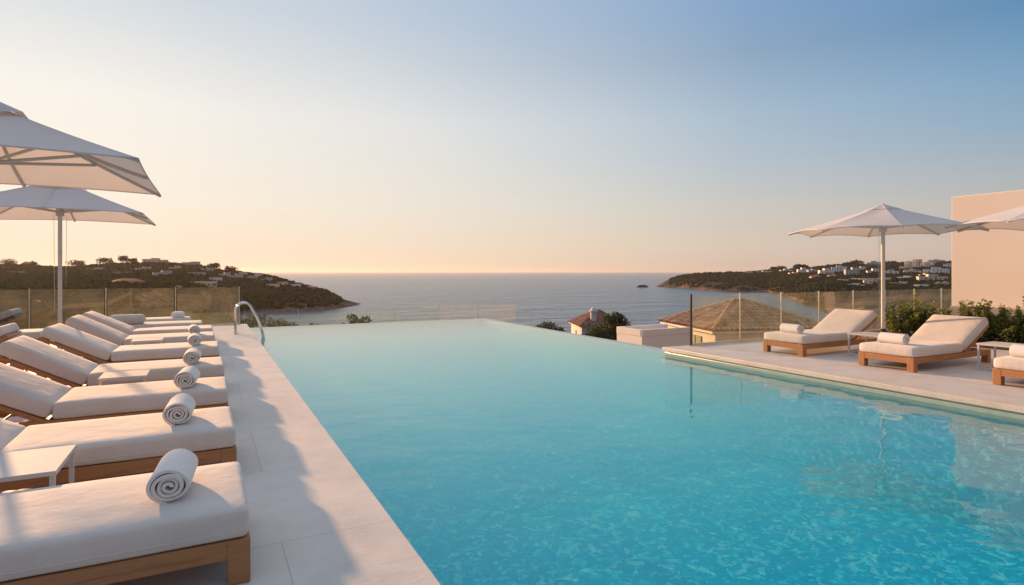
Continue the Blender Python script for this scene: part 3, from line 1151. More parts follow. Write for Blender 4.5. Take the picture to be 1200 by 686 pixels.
def tree(name, loc, h, rad, label, cat, group, seed, nclump=34, per=150, leaf=.12, low=.35, mat='leaf_tree', squash=.8):
    r_ = np.random.RandomState(seed)
    rt = empty(name, loc, 0, label, cat, group)
    tb = MB()
    top = h * (low + .15)
    bend = r_.normal(0, .03, 2) * h
    tb.tube([(0, 0, -.4), (bend[0] * .3, bend[1] * .3, top * .5), (bend[0], bend[1], top)], [h * .032, h * .025, h * .018], 8)
    cl = []
    for k in range(nclump):
        a = r_.uniform(0, 6.28)
        rr = rad * math.sqrt(r_.uniform(.02, 1))
        zz = r_.uniform(-1, 1)
        rr *= math.sqrt(max(.1, 1 - zz * zz * .8))
        c = np.array([rr * math.cos(a), rr * math.sin(a), h * (low + (1 - low) * .5) + zz * h * (1 - low) * .5 * squash])
        cl.append(c)
        if k % 3 == 0:
            m_ = c * .5 + np.array([0, 0, top * .5])
            tb.tube([(bend[0], bend[1], top * .9), tuple(m_ + r_.normal(0, .05, 3)), tuple(c)], [h * .014, h * .009, h * .003], 5)
    tb.build('trunk', 'bark', rt)
    Ps, Ns, T = [], [], []
    for c in cl:
        cr = rad * r_.uniform(.22, .42)
        q = r_.normal(0, 1, (per, 3))
        q /= np.linalg.norm(q, axis=1, keepdims=True)
        Ps.append(c + q * cr * r_.uniform(.45, 1.05, (per, 1)) * np.array([1, 1, .75]))
        Ns.append(q + np.array([0, 0, .3]))
        T.append(np.clip(r_.normal(r_.uniform(.25, .7), .18, per), 0, 1))
    leaf_mesh('crown', np.concatenate(Ps), np.concatenate(Ns), leaf, mat, rt, seed + 1, tint=np.concatenate(T))
    return rt


def gz(px, d):
    return float(terrain_z(px, d))


def placed_tree(px, ytop, d, wpx, label, seed, name='tree', group=None, cat='tree', **kw):
    zt = zy(ytop, d)
    g = gz(px, d)
    c = at(px, d, g)
    return tree(name, c, zt - g, wpx / F * d / 2, label, cat, group, seed, **kw)


placed_tree(724, 366, 44, 44, 'tallest dark green tree beside the white parapet past the pool', 101, 'broadleaf_tree', 'trees beyond the pool edge', nclump=46, per=170, leaf=.17)
placed_tree(703, 379, 40, 36, 'low bushy tree in front of the small red roofed house', 102, 'broadleaf_tree', 'trees beyond the pool edge', nclump=34, leaf=.15)
placed_tree(684, 386, 36, 22, 'smallest bush below the wall of the small red roofed house', 103, 'bushy_tree', 'trees beyond the pool edge', nclump=20, leaf=.12)
placed_tree(646, 376, 42, 42, 'round dark bush left of the small red roofed house', 104, 'bushy_tree', 'trees beyond the pool edge', nclump=40, leaf=.15, low=.5)
placed_tree(417, 367.5, 32, 44, 'spiky dark bush rising alone over the far pool edge', 105, 'bushy_tree', 'trees beyond the pool edge', nclump=38, leaf=.15, low=.5)
placed_tree(302, 366, 34, 50, 'first dark bush of the hedge behind the pool ladder', 106, 'bushy_tree', 'bushes behind the pool ladder', nclump=40, leaf=.14)
placed_tree(335, 371, 36, 46, 'second dark bush of the hedge right of the pool ladder', 107, 'bushy_tree', 'bushes behind the pool ladder', nclump=38, leaf=.14)
placed_tree(362, 376, 38, 30, 'lowest bush at the right end of the hedge by the ladder', 108, 'bushy_tree', 'bushes behind the pool ladder', nclump=24, leaf=.14)
placed_tree(275, 368, 33, 36, 'bush showing through the last pane of the left fence', 109, 'bushy_tree', 'bushes behind the pool ladder', nclump=34, leaf=.13)
placed_tree(232, 374, 36, 40, 'low bush behind the third pane of the left fence', 110, 'bushy_tree', 'bushes behind the left fence', nclump=34, leaf=.14)
placed_tree(95, 366, 38, 60, 'broad bush behind the left fence just right of the pole', 111, 'bushy_tree', 'bushes behind the left fence', nclump=44, leaf=.14)
placed_tree(155, 377, 36, 40, 'small bush behind the left fence above the far bolster', 112, 'bushy_tree', 'bushes behind the left fence', nclump=34, leaf=.14)
placed_tree(933, 371, 120, 14, 'small round tree on the bank left of the first right lounger', 113, 'bushy_tree', 'trees on the right bank', nclump=26, per=90, leaf=.4)
placed_tree(957, 374, 105, 20, 'broad tree on the bank behind the first right lounger', 114, 'bushy_tree', 'trees on the right bank', nclump=26, per=90, leaf=.4)
# skyline trees on the headlands
for k, (px, yt, wp, lb) in enumerate([
        (145, 300, 10, 'lone round treetop standing highest on the left skyline'),
        (156, 304, 8, 'smaller tree right of the lone skyline treetop'),
        (8, 306, 20, 'broad tree at the far left of the skyline'),
        (36, 308.5, 16, 'second broad skyline tree left of the pole'),
        (89, 307, 18, 'tree rising on the skyline right of the pole'),
        (125, 304, 16, 'flat topped tree left of the lone skyline treetop'),
        (250, 310, 14, 'tree on the left headland where the ridge begins to fall'),
        (270, 313, 13, 'round tree on the falling left ridge')]):
    d = 860 if px < 200 else 790
    g = gz(px, d)
    tree('skyline_tree', at(px, d, g), zy(yt, d) - g, wp / F * d / 2, lb, 'tree', 'trees on the left skyline', 130 + k, nclump=20, per=36, leaf=2.0, low=.3, mat='leaf_far')
for k, (px, yt, wp, lb) in enumerate([
        (935, 311, 9, 'dark tree rising above the lone white ridge house'),
        (942, 311.5, 8, 'dark tree behind the lone white ridge house'),
        (916, 313, 10, 'tree cluster above the low white ridge house'),
        (907, 314, 7, 'small tree left of the ridge tree cluster'),
        (1003, 307, 16, 'large dark pine above the grey apartment tower'),
        (994, 309, 10, 'pine left of the large dark skyline pine'),
        (1045, 308, 16, 'dark pine right of the parasol pole on the skyline')]):
    d = 1470
    g = gz(px, d)
    tree('skyline_tree', at(px, d, g), zy(yt, d) - g, wp / F * d / 2, lb, 'tree', 'trees on the right skyline', 150 + k, nclump=20, per=36, leaf=3.2, low=.25, mat='leaf_far')


# ---------------------------------------------------------------- tiled houses below the pool
def tiled_facet(mb, A, B, up, h_of_s, seed, pitch=.24, course=.36):
    A, B, up = np.array(A, float), np.array(B, float), np.array(up, float)
    L = np.linalg.norm(B - A)
    ex = (B - A) / L
    Lu = np.linalg.norm(up)
    eu = up / Lu
    nrm = np.cross(ex, eu)
    if nrm[2] < 0:
        nrm = -nrm
    nc = int(L / pitch)
    sub = 6
    r_ = np.random.RandomState(seed)
    ctint = r_.normal(0, .14, nc + 1)
    for c in range(nc):
        for k in range(int(Lu / course) + 1):
            v0, v1 = k * course, (k + 1) * course + .05
            tint = float(np.clip(r_.normal(.5, .17) + ctint[c], 0, 1))
            vv = []
            for (vq, lift) in ((v0, .035), (v1, .0)):
                for q in range(sub + 1):
                    s_ = (c + q / sub) / nc
                    hh = h_of_s(s_) * Lu
                    vq2 = min(vq, max(hh, 0))
                    wv = .34 * pitch * abs(math.sin(math.pi * (q / sub))) ** .8
                    vv.append(A + ex * s_ * L + eu * vq2 + nrm * (wv + lift))
            if v0 >= max(h_of_s(c / nc), h_of_s((c + 1) / nc)) * Lu:
                continue
            ff = [(q, q + 1, sub + 2 + q, sub + 1 + q) for q in range(sub)]
            mb.add(vv, ff, tint=tint)


def hip_house(name, P0, ang, Lx, Ly, z_e, rise, ground, over, tile, wallm, label, cat, wins, ridge_len=.8, pitch=.30):
    """P0 = eave corner nearest the camera; local x to the right, y away"""
    rt = empty(name, (P0[0], P0[1], ground), ang, label, cat)
    ze = z_e - ground
    wb = MB()
    wb.box((Lx / 2, Ly / 2, ze / 2 - .5), (Lx / 2 - over, Ly / 2 - over, ze / 2 + .5), .02)
    wall = wb.build('wall', wallm, rt)
    half = Ly / 2
    ax0, ax1 = (Lx - ridge_len) / 2, (Lx + ridge_len) / 2
    ap0, ap1 = (ax0, half, ze + rise), (ax1, half, ze + rise)
    rb = MB()
    fr_, bk = [(0, 0, ze), (Lx, 0, ze)], [(Lx, Ly, ze), (0, Ly, ze)]
    f0 = lambda s: min(s * Lx / ax0, (1 - s) * Lx / (Lx - ax1), 1)
    tiled_facet(rb, fr_[0], fr_[1], (0, half, rise), f0, 3, pitch)
    tiled_facet(rb, bk[0], bk[1], (0, -half, rise), f0, 4, pitch)
    f1 = lambda s: min(s * 2, (1 - s) * 2)
    tiled_facet(rb, (0, Ly, ze), (0, 0, ze), (ax0, 0, rise), f1, 5, pitch)
    tiled_facet(rb, (Lx, 0, ze), (Lx, Ly, ze), (-(Lx - ax1), 0, rise), f1, 6, pitch)
    rb.add([(0, 0, ze - .02), (Lx, 0, ze - .02), (Lx, Ly, ze - .02), (0, Ly, ze - .02)], [(3, 2, 1, 0)], tint=.3)
    roof = rb.build('roof', tile, rt, angle=50)
    cap = MB()
    for a, b_ in (((0, 0, ze), ap0), ((0, Ly, ze), ap0), ((Lx, 0, ze), ap1), ((Lx, Ly, ze), ap1), (ap0, ap1)):
        a, b_ = Vector(a), Vector(b_)
        n_ = max(1, int((b_ - a).length / .38))
        for k in range(n_):
            p, q = a.lerp(b_, k / n_), a.lerp(b_, (k + 1.12) / n_)
            p.z += .07
            q.z += .045
            cap.tube([p, q], [.115, .095], 8)
            cap.t[-1][:] = rng.uniform(.55, 1)
    cap.build('ridge_cap', tile, roof)
    fa = MB()
    o_ = over
    fa.box((Lx / 2, .05, ze - .08), (Lx / 2, .04, .06), .004).box((.05, Ly / 2, ze - .081), (.04, Ly / 2 - .1, .06), .004)
    fa.build('eave_board', wallm, rt)
    for (side, s, zz, w2, h2) in wins:
        if side == 'left':
            c = (over - .01, Ly * s, ze + zz)
            hf = (.03, w2, h2)
        else:
            c = (Lx * s, over - .01, ze + zz)
            hf = (w2, .03, h2)
        wn = MB().box(c, hf, .004).build('window', 'window_dark', rt)
        for sg in (-1, 1):
            c2, h3 = list(c), list(hf)
            ax_ = 1 if side == 'left' else 0
            c2[ax_] += sg * hf[ax_] * .52
            h3[ax_] = hf[ax_] * .44
            h3[1 - ax_] = .05
            MB().box(tuple(c2), tuple(h3), .004).build('shutter', 'shutter_paint', wn)
    return rt, roof


P0 = at(835, 30)
h2, rf2 = hip_house('tiled_house', P0, math.atan2(-.287, .958), 6.9, 6.3, zy(388.5, 30), 1.35, -7.5, .35, 'roof_tile', 'cream_render',
                    'low cream house with a wide brown pantile hip roof behind the right glass fence', 'house',
                    [('left', .37, -1.0, .62, .55), ('left', .66, -1.0, .62, .55), ('front', .5, -1.1, .5, .5)])
P0 = at(679, 100)
h1, rf1 = hip_house('red_roofed_house', P0, math.atan2(-.37, .93), 8.6, 10, zy(383, 100), 2.4, -16, .5, 'roof_tile_red', 'cream_render',
                    'small cream house with a red tiled roof and round chimney near the sea', 'house', [('left', .5, -1.8, .6, .7), ('front', .35, -2.0, .6, .7)], 1.0, .5)
ch = MB()
ch.tube([(2.9, 1.9, 6.0), (2.9, 1.9, 10.4)], .55, 14).tube([(2.9, 1.9, 10.4), (2.9, 1.9, 10.55)], .72, 14)
ch.tube([(2.9, 1.9, 10.55), (2.9, 1.9, 10.9), (2.9, 1.9, 11.2)], [.5, .45, .12], 12)
ch.build('chimney', 'cream_render', rf1)

# white flat roofed annexe with a parapet past the spill edge
an = empty('white_annexe', (17.0, 20.4, -6), 0, 'plain white flat roofed block with a parapet just past the pool edge', 'outbuilding')
za = -1.17 + 6
MB().box((1.5, .9, za / 2 - .2), (1.5, .9, za / 2 - .1), .01).build('wall', 'white_render', an)
pb = MB()
pb.box((1.5, .06, za - .16), (1.5, .08, .14), .006).box((.06, .9, za - .163), (.08, .82, .14), .006).box((1.5, 1.74, za - .161), (1.5, .08, .14), .006)
pb.build('parapet', 'white_render', an)

# ---------------------------------------------------------------- big wall on the right
bw = MB().box((14.25, .3, 1.0), (.25, 6.5, 1.97), .01)
o = bw.build('villa_wall', 'cream_render', loc=(0, 0, .003))
tag(o, 'tall plain apricot rendered wall at the right edge behind the shrubs', 'wall')
pl = MB().box((13.86, 1.2, .34), (.12, 5.5, .335), .008)
tag(pl.build('planter_wall', 'grey_render', loc=(0, 0, .003)), 'low grey wall running along the foot of the tall apricot wall', 'wall')
slab('planting_bed', 12.55, 13.73, -4, 8.15, .003, .05, 'soil', r=.02)


def shrub(loc, h, spread, label, group, seed, nst=19, leaf=.066):
    r_ = np.random.RandomState(seed)
    rt = empty('leafy_shrub', loc, 0, label, 'shrub', group)
    st = MB()
    Ps, Ns, T = [], [], []
    for s in range(nst):
        a = r_.uniform(0, 6.28)
        lean = spread * math.sqrt(r_.uniform(0, 1))
        hh = h * r_.uniform(.4, 1.0) * (1 - .3 * (lean / spread) ** 2)
        p0 = np.array([lean * .25 * math.cos(a), lean * .25 * math.sin(a), 0])
        p1 = np.array([lean * .75 * math.cos(a), lean * .75 * math.sin(a), hh * .55])
        p2 = np.array([lean * math.cos(a) + r_.normal(0, .03), lean * math.sin(a) + r_.normal(0, .03), hh])
        pts = [(1 - t) ** 2 * p0 + 2 * t * (1 - t) * p1 + t * t * p2 for t in np.linspace(0, 1, 7)]
        st.tube([tuple(q) for q in pts], [.007, .006, .005, .0045, .004, .003, .002], 5)
        nl = 88
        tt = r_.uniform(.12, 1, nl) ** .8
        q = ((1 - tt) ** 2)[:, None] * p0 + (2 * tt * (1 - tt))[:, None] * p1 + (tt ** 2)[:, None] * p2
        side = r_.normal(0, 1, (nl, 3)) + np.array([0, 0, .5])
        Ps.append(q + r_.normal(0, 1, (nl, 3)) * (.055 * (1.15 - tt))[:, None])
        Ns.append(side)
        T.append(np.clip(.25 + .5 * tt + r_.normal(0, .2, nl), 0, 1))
    st.build('stem', 'bark', rt)
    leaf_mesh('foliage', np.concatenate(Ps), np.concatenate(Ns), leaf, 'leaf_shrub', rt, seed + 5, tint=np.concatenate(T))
    return rt


gs = 'shrubs along the foot of the apricot wall'
for k, (px, dd, h, sp_, lb) in enumerate([
        (1052, 12.4, .78, .34, 'leafy shrub right beside the white parasol pole'),
        (1072, 12.3, .98, .36, 'dense shrub behind the middle right lounger, left of the wall edge'),
        (1096, 12.2, .76, .36, 'shrub directly in front of the left edge of the apricot wall'),
        (1122, 11.8, .68, .34, 'shrub behind the raised backrest of the middle right lounger'),
        (1143, 11.5, 1.10, .28, 'tallest upright shrub against the apricot wall'),
        (1165, 11.2, .86, .28, 'slender shrub between the tallest one and the frame edge'),
        (1188, 11.0, .70, .36, 'shrub above the second white side table on the right'),
        (1214, 10.8, .95, .36, 'last shrub, cut by the right edge of the picture')]):
    p = at(px, dd)
    if p.x > 13.6:
        p.x = 13.5
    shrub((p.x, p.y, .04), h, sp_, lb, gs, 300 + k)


# ---------------------------------------------------------------- glass fences
def glass_fence(name, pts, z0, ztop, label, group=None, first_dark=False, post_h=None, posts=True, pane_to=None):
    rt = empty(name, (pts[0][0], pts[0][1], z0), 0, label, 'fence', group)
    o0 = Vector((pts[0][0], pts[0][1]))
    for i, p in enumerate(pts):
        q = Vector(p) - o0
        dark = first_dark and i == 0
        MB().box((q.x, q.y, (ztop - z0) / 2 + .01), (post_h or .011 if not dark else .02, .012, (ztop - z0) / 2 + .01), .003).build('post', 'dark_metal' if dark else 'fence_metal', rt)
    for i in range(len(pts) - 1):
        a, b_ = Vector(pts[i]) - o0, Vector(pts[i + 1]) - o0
        dv = (b_ - a).normalized()
        L = (b_ - a).length
        M = Matrix.Translation((a.x, a.y, 0)) @ Matrix.Rotation(math.atan2(dv.y, dv.x), 4, 'Z')
        MB().box((L / 2, 0, (ztop - z0) / 2 + .02), (L / 2 - .03, .006, (ztop - z0) / 2 - .022), .002, ).build('glass_panel', 'glass_clear' if post_h else 'glass_pane', rt).matrix_local = M
    L = (Vector(pts[-1]) - o0)
    rl = MB()
    for z_, hh in ((.02, .018),):
        c = L / 2
        if abs(L.x) > abs(L.y):
            rl.box((c.x, c.y, z_), (abs(c.x), .02, hh), .003)
        else:
            rl.box((c.x, c.y, z_), (.02, abs(c.y), hh), .003)
    rl.build('base_rail', 'fence_metal', rt)
    return rt


glass_fence('glass_fence', [(.74 - 1.45 * k, 17.0) for k in range(7)], .003, .98, 'frameless glass fence across the far end of the left terrace')
glass_fence('glass_fence', [(8.06, 8.27)] + [(9.36 + 1.2 * k, 8.27) for k in range(8)], .003, .95, 'tall glass fence with a dark first post behind the right loungers', None, True)
glass_fence('glass_fence', [(10.3 - 1.55 * k, 19.6) for k in range(8)], -1.3, .17, 'lower glass fence on the ledge below the far pool edge', post_h=.005)

# ---------------------------------------------------------------- pool ladder
ld = empty('pool_ladder', (.56, 14.45, 0), 0, 'polished steel pool ladder arching over the far left pool edge', 'ladder')
for k in range(2):
    y = k * .42
    tb = MB()
    pts = [(0, y, 0), (0, y, .50)]
    for a in np.linspace(0, 1, 9)[1:]:
        t = a * math.pi * .80
        pts.append((.17 - .17 * math.cos(t), y, .50 + .19 * math.sin(t)))
    pts += [(.47, y, .30), (.56, y, .02), (.61, y, -.25), (.63, y, -.6), (.63, y, -1.0)]
    tb.tube(pts, .021, 14)
    hr = tb.build('handrail', 'chrome', ld)
    MB().tube([(0, y, .003), (0, y, .02)], .045, 16).build('flange', 'chrome', hr)
for z_ in (-.4, -.7):
    MB().box((.64, .21, z_), (.05, .20, .012), .004).build('tread', 'chrome', ld)


# ---------------------------------------------------------------- loungers
HW = .385


def make_lounger(name, label, group, mode='up', cm='cushion_fabric', wm='teak', pitch=28):
    rt = empty(name, (0, 0, 0), 0, label, 'sun lounger', group)
    fr_ = MB()
    for s in (-1, 1):
        fr_.box((1.03, s * (HW - .022), .155), (1.0, .019, .042), .004)
    fr_.box((.018, 0, .1551), (.019, HW - .045, .042), .004).box((2.04, 0, .1551), (.019, HW - .045, .042), .004)
    fr_.build('frame', wm, rt)
    for (x, s) in ((.044, -1), (.044, 1), (2.016, -1), (2.016, 1)):
        MB().box((x, s * (HW - .042), .099), (.047, .045, .0985), .005).build('leg', wm, rt)
    sl_ = MB()
    for k in range(11):
        sl_.box((.12 + k * .115, 0, .188), (.04, HW - .045, .009), .003)
    sl_.build('slats', wm, rt)
    seatL = 1.28
    MB().box((seatL / 2 + .002, 0, .265), (seatL / 2, HW + .002, .066), .032, nx=16, ny=8, nz=2, puff=.007, wob=.0009).build('seat_cushion', cm, rt, angle=180)
    sc_ = rt.children_recursive[[c_.name.split('.')[0] for c_ in rt.children_recursive].index('seat_cushion')]
    pp = []
    hx_, hy_, cr_ = seatL / 2, HW + .002, .034
    for (qx, qy, a0) in ((1, 1, 0), (-1, 1, 90), (-1, -1, 180), (1, -1, 270)):
        for a_ in range(0, 91, 18):
            t_ = R(a0 + a_)
            pp.append((qx * (hx_ - cr_) + cr_ * math.cos(t_), qy * (hy_ - cr_) + cr_ * math.sin(t_)))
    full = []
    for k_ in range(len(pp)):
        a_, b_ = pp[k_], pp[(k_ + 1) % len(pp)]
        n2_ = max(1, int(math.dist(a_, b_) / .08))
        for q_ in range(n2_):
            x_, y_ = a_[0] + (b_[0] - a_[0]) * q_ / n2_, a_[1] + (b_[1] - a_[1]) * q_ / n2_
            gx_, gy_ = 1 - (x_ / hx_) ** 4, 1 - (y_ / hy_) ** 4
            full.append((seatL / 2 + .002 + x_ * (1 + .0042 * max(gy_, 0) / hx_), y_ * (1 + .0042 * max(gx_, 0) / hy_), .238))
    full.append(full[0])
    MB().tube(full, .0035, 6, cap=False).build('piping', cm, sc_)
    th = R(pitch if mode == 'up' else 0)
    M = Matrix.Translation((1.31, 0, .2)) @ Matrix.Rotation(-th, 4, 'Y')
    MB().box((.415, 0, .066), (.405, HW + .002, .064), .036, M=None, nx=12, ny=8, nz=2, puff=.009, wob=.0009).build('back_cushion', cm, rt, angle=180).matrix_local = M
    bf = MB()
    for s in (-1, 1):
        bf.box((.40, s * (HW - .03), -.022), (.41, .022, .019), .004)
    for k in range(6):
        bf.box((.06 + k * .14, 0, -.02), (.035, HW - .055, .008), .003)
    bf.box((.80, 0, -.0225), (.02, HW - .055, .0185), .003)
    bf.build('back_frame', wm, rt).matrix_local = M
    if mode == 'up':
        pr = MB()
        tip = M @ Vector((.55, 0, -.04))
        for s in (-1, 1):
            pr.tube([(tip.x, s * (HW - .10), tip.z), (1.66, s * (HW - .10), .17)], .009, 8)
        pr.tube([(1.66, -(HW - .10), .17), (1.66, HW - .10, .17)], .009, 8)
        pr.build('prop_bar', 'taupe_metal', rt)
    return rt


gl_ = 'sun loungers in a row on the left terrace'
LY = [2.9, 4.42, 5.9, 7.45, 9.32, 10.95, 12.35]
LL = ['nearest left lounger, only its broad foot end in view',
      'second left lounger from the front, behind the big white side table',
      'third left lounger from the front, fully seen with its raised back at the frame edge',
      'fourth left lounger from the front, behind the small white side table',
      'fifth left lounger from the front, its raised back ends left of the parasol pole',
      'sixth left lounger from the front, right of the parasol pole, with the farthest towel roll',
      'seventh left lounger, farthest one with a raised back and without a towel roll']
proto = make_lounger('sun_lounger', LL[0], gl_)
LX = .17
for i, (y, lb) in enumerate(zip(LY, LL)):
    o = proto if i == 0 else copy_tree(proto)
    o['label'] = lb
    o.location = (LX - (.0, 0, 0, 0, .02, .06, .08)[i], y + HW, .002)
    o.rotation_euler = (0, 0, math.pi + R((0, .6, -.5, .4, -.8, .5, -.3)[i]))
    for ch_ in o.children:
        if ch_.name.startswith('back_'):
            ch_.rotation_euler.y += R((0, 1.2, .4, -.8, .6, -1.0, 1.2)[i])
flat = make_lounger('sun_lounger', 'farthest left lounger, laid flat with a grey bolster on it', gl_, mode='flat')
flat.location = (-.10, 13.8 + HW, .002)
flat.rotation_euler = (0, 0, math.pi)
f2 = copy_tree(flat)
tag(f2, 'flat lounger half hidden behind the bolster lounger, next to the fence', None, gl_)
f2.location = (-.35, 15.2 + HW, .002)
w2 = copy_tree(flat)
tag(w2, 'flat lounger at the left frame edge under the parasol pole', None, 'sun loungers in the outer left row')
w2.location = (-2.62, 13.0 + HW, .002)
w1 = copy_tree(proto)
tag(w1, 'lounger whose low white back just shows at the left edge above the fifth one', None, 'sun loungers in the outer left row')
w1.location = (-4.32, 9.6 + HW, .002)
w1.rotation_euler = (0, 0, 0)
gw = make_lounger('grey_lounger', 'grey cushioned dark framed lounger at the far left by the glass fence', None, cm='grey_fabric', wm='dark_timber', pitch=24)
gw.location = (-5.42, 14.65 + HW, .002)

gr_ = 'sun loungers on the right deck'
for (y, lb) in ((6.36, 'farthest right lounger, beside the glass fence, with a white towel roll'),
                (4.66, 'middle right lounger with its back raised before the shrubs'),
                (2.97, 'nearest right lounger, only its foot corner inside the right frame edge')):
    o = copy_tree(proto)
    tag(o, lb, None, gr_)
    o.location = (8.64, y + HW, .002)
    o.rotation_euler = (0, 0, 0)

# bolster and pillows
tag(MB().box((0, 0, 0), (.31, .15, .095), .085, nx=10, ny=6, nz=2, puff=.006, wob=.001).build('bolster', 'pale_grey_fabric', loc=(-1.42, 13.99, .430)),
    'pale grey bolster lying at the head of the farthest bolster lounger', 'cushion')
tag(MB().box((0, 0, 0), (.13, .2, .06), .055, nx=8, ny=6, nz=2, puff=.01, wob=.001).build('pillow', 'towel', loc=(-.60, 15.6, .398)),
    'small white pillow at the foot of the flat lounger beside the fence', 'pillow')


# ---------------------------------------------------------------- rolled towels
def make_towel(name, turns=3.75, rad=.084, length=.37, seed=0, flat_=.92):
    r_ = np.random.RandomState(seed)
    n_ = int(turns * 30)
    th0 = rad / (turns + .55)
    T = np.linspace(0, turns * 2 * math.pi, n_)
    rc = th0 * .55 + (T / (2 * math.pi)) * th0
    thick = th0 * .93
    ny_ = 15
    ys = np.linspace(-length / 2, length / 2, ny_)
    V_, F__ = [], []
    wob = 1 + .028 * np.sin(T * 2.3 + r_.uniform(0, 6)) + .022 * np.sin(T * 3.7 + 1)
    for j, y in enumerate(ys):
        e = 1 - .22 * max(0, (abs(y) - length / 2 + .012) / .012)
        for side in (0, 1):
            for k in range(n_):
                rr = rc[k] * wob[k] + (.5 if side else -.5) * thick * e
                tel = .010 * math.sin(3.1 * T[k] / (2 * math.pi) + seed) * (abs(y) / (length / 2)) ** 2 * (1 if y > 0 else -1)
                a = T[k] + .06 * math.sin(y * 14 + seed)
                V_.append((rr * math.cos(a) * 1.04, y + tel * .7, rr * math.sin(a) * flat_))
    def ix(j, s, k):
        return (j * 2 + s) * n_ + k
    for j in range(ny_ - 1):
        for k in range(n_ - 1):
            F__.append((ix(j, 1, k), ix(j, 1, k + 1), ix(j + 1, 1, k + 1), ix(j + 1, 1, k)))
            F__.append((ix(j, 0, k + 1), ix(j, 0, k), ix(j + 1, 0, k), ix(j + 1, 0, k + 1)))
        F__.append((ix(j, 0, n_ - 1), ix(j, 1, n_ - 1), ix(j + 1, 1, n_ - 1), ix(j + 1, 0, n_ - 1)))
    for j, fl in ((0, False), (ny_ - 1, True)):
        for k in range(n_ - 1):
            q = (ix(j, 0, k), ix(j, 0, k + 1), ix(j, 1, k + 1), ix(j, 1, k))
            F__.append(q[::-1] if fl else q)
    return MB().add(V_, F__)


TW = 'rolled white towels on the left loungers'
tow = [make_towel('t', seed=s).build('towel_roll', 'towel', angle=60) for s in (1, 2)]
tl = ['biggest towel roll, on the nearest left lounger', 'towel roll on the second left lounger from the front',
      'towel roll on the third left lounger, beyond the small side table', 'towel roll on the fourth left lounger from the front',
      'towel roll on the fifth left lounger from the front', 'farthest towel roll, on the sixth left lounger']
txy = [(-.14, 3.29), (-.17, 4.83), (-.16, 6.25), (-.15, 7.78), (-.16, 9.68), (-.19, 11.28)]
used = 0
for i, ((x, y), lb) in enumerate(zip(txy, tl)):
    o = tow[i] if i < 2 else tow[i % 2].copy()
    if i >= 2:
        COL.objects.link(o)
    tag(o, 'white ' + lb, 'towel', TW)
    o.location = (x, y, .338 + .077)
    o.rotation_euler = (0, R(rng.uniform(-14, 14)), R(rng.uniform(-6, 6)) if i else R(-5))
for (x, y, lb) in ((8.93, 6.78, 'white towel roll on the farthest right lounger'), (8.95, 5.10, 'white towel roll on the middle right lounger'),
                   (8.92, 3.47, 'white towel roll cut by the right frame edge on the nearest right lounger')):
    o = tow[0].copy()
    COL.objects.link(o)
    tag(o, lb, 'towel', 'rolled white towels on the right loungers')
    o.location = (x, y, .338 + .077)
    o.rotation_euler = (0, R(rng.uniform(-10, 10)), R(rng.uniform(-7, 7)))


# ---------------------------------------------------------------- side tables
def make_table(label, sx, sy, h):
    rt = empty('side_table', (0, 0, 0), 0, label, 'side table')
    MB().box((0, 0, h - .012), (sx / 2, sy / 2, .012), .003).build('table_top', 'white_metal', rt)
    for s in (-1, 1):
        lg = MB()
        x = s * (sx / 2 - .02)
        for t in (-1, 1):
            lg.box((x, t * (sy / 2 - .02), (h - .024) / 2), (.012, .012, (h - .024) / 2), .002)
        lg.box((x, 0, .0125), (.0118, sy / 2 - .032, .0125), .002)
        lg.build('leg_frame', 'white_metal', rt)
    return rt


tb1 = make_table('large white side table between the two nearest left loungers', .50, .52, .37)
tb1.location = (-.94, 4.03, .002)
tb2 = make_table('small white side table between the third and fourth left loungers', .40, .40, .37)
tb2.location = (-.73, 7.02, .002)
tb3 = copy_tree(tb2)
tb3['label'] = 'small white side table between the fifth and sixth left loungers'
tb3.location = (-.80, 10.42, .002)
tb4 = copy_tree(tb1)
tb4['label'] = 'white side table between the farthest and middle right loungers'
tb4.location = (9.72, 5.89, .002)
tb5 = copy_tree(tb1)
tb5['label'] = 'white side table between the middle and nearest right loungers'
tb5.location = (10.02, 4.17, .002)


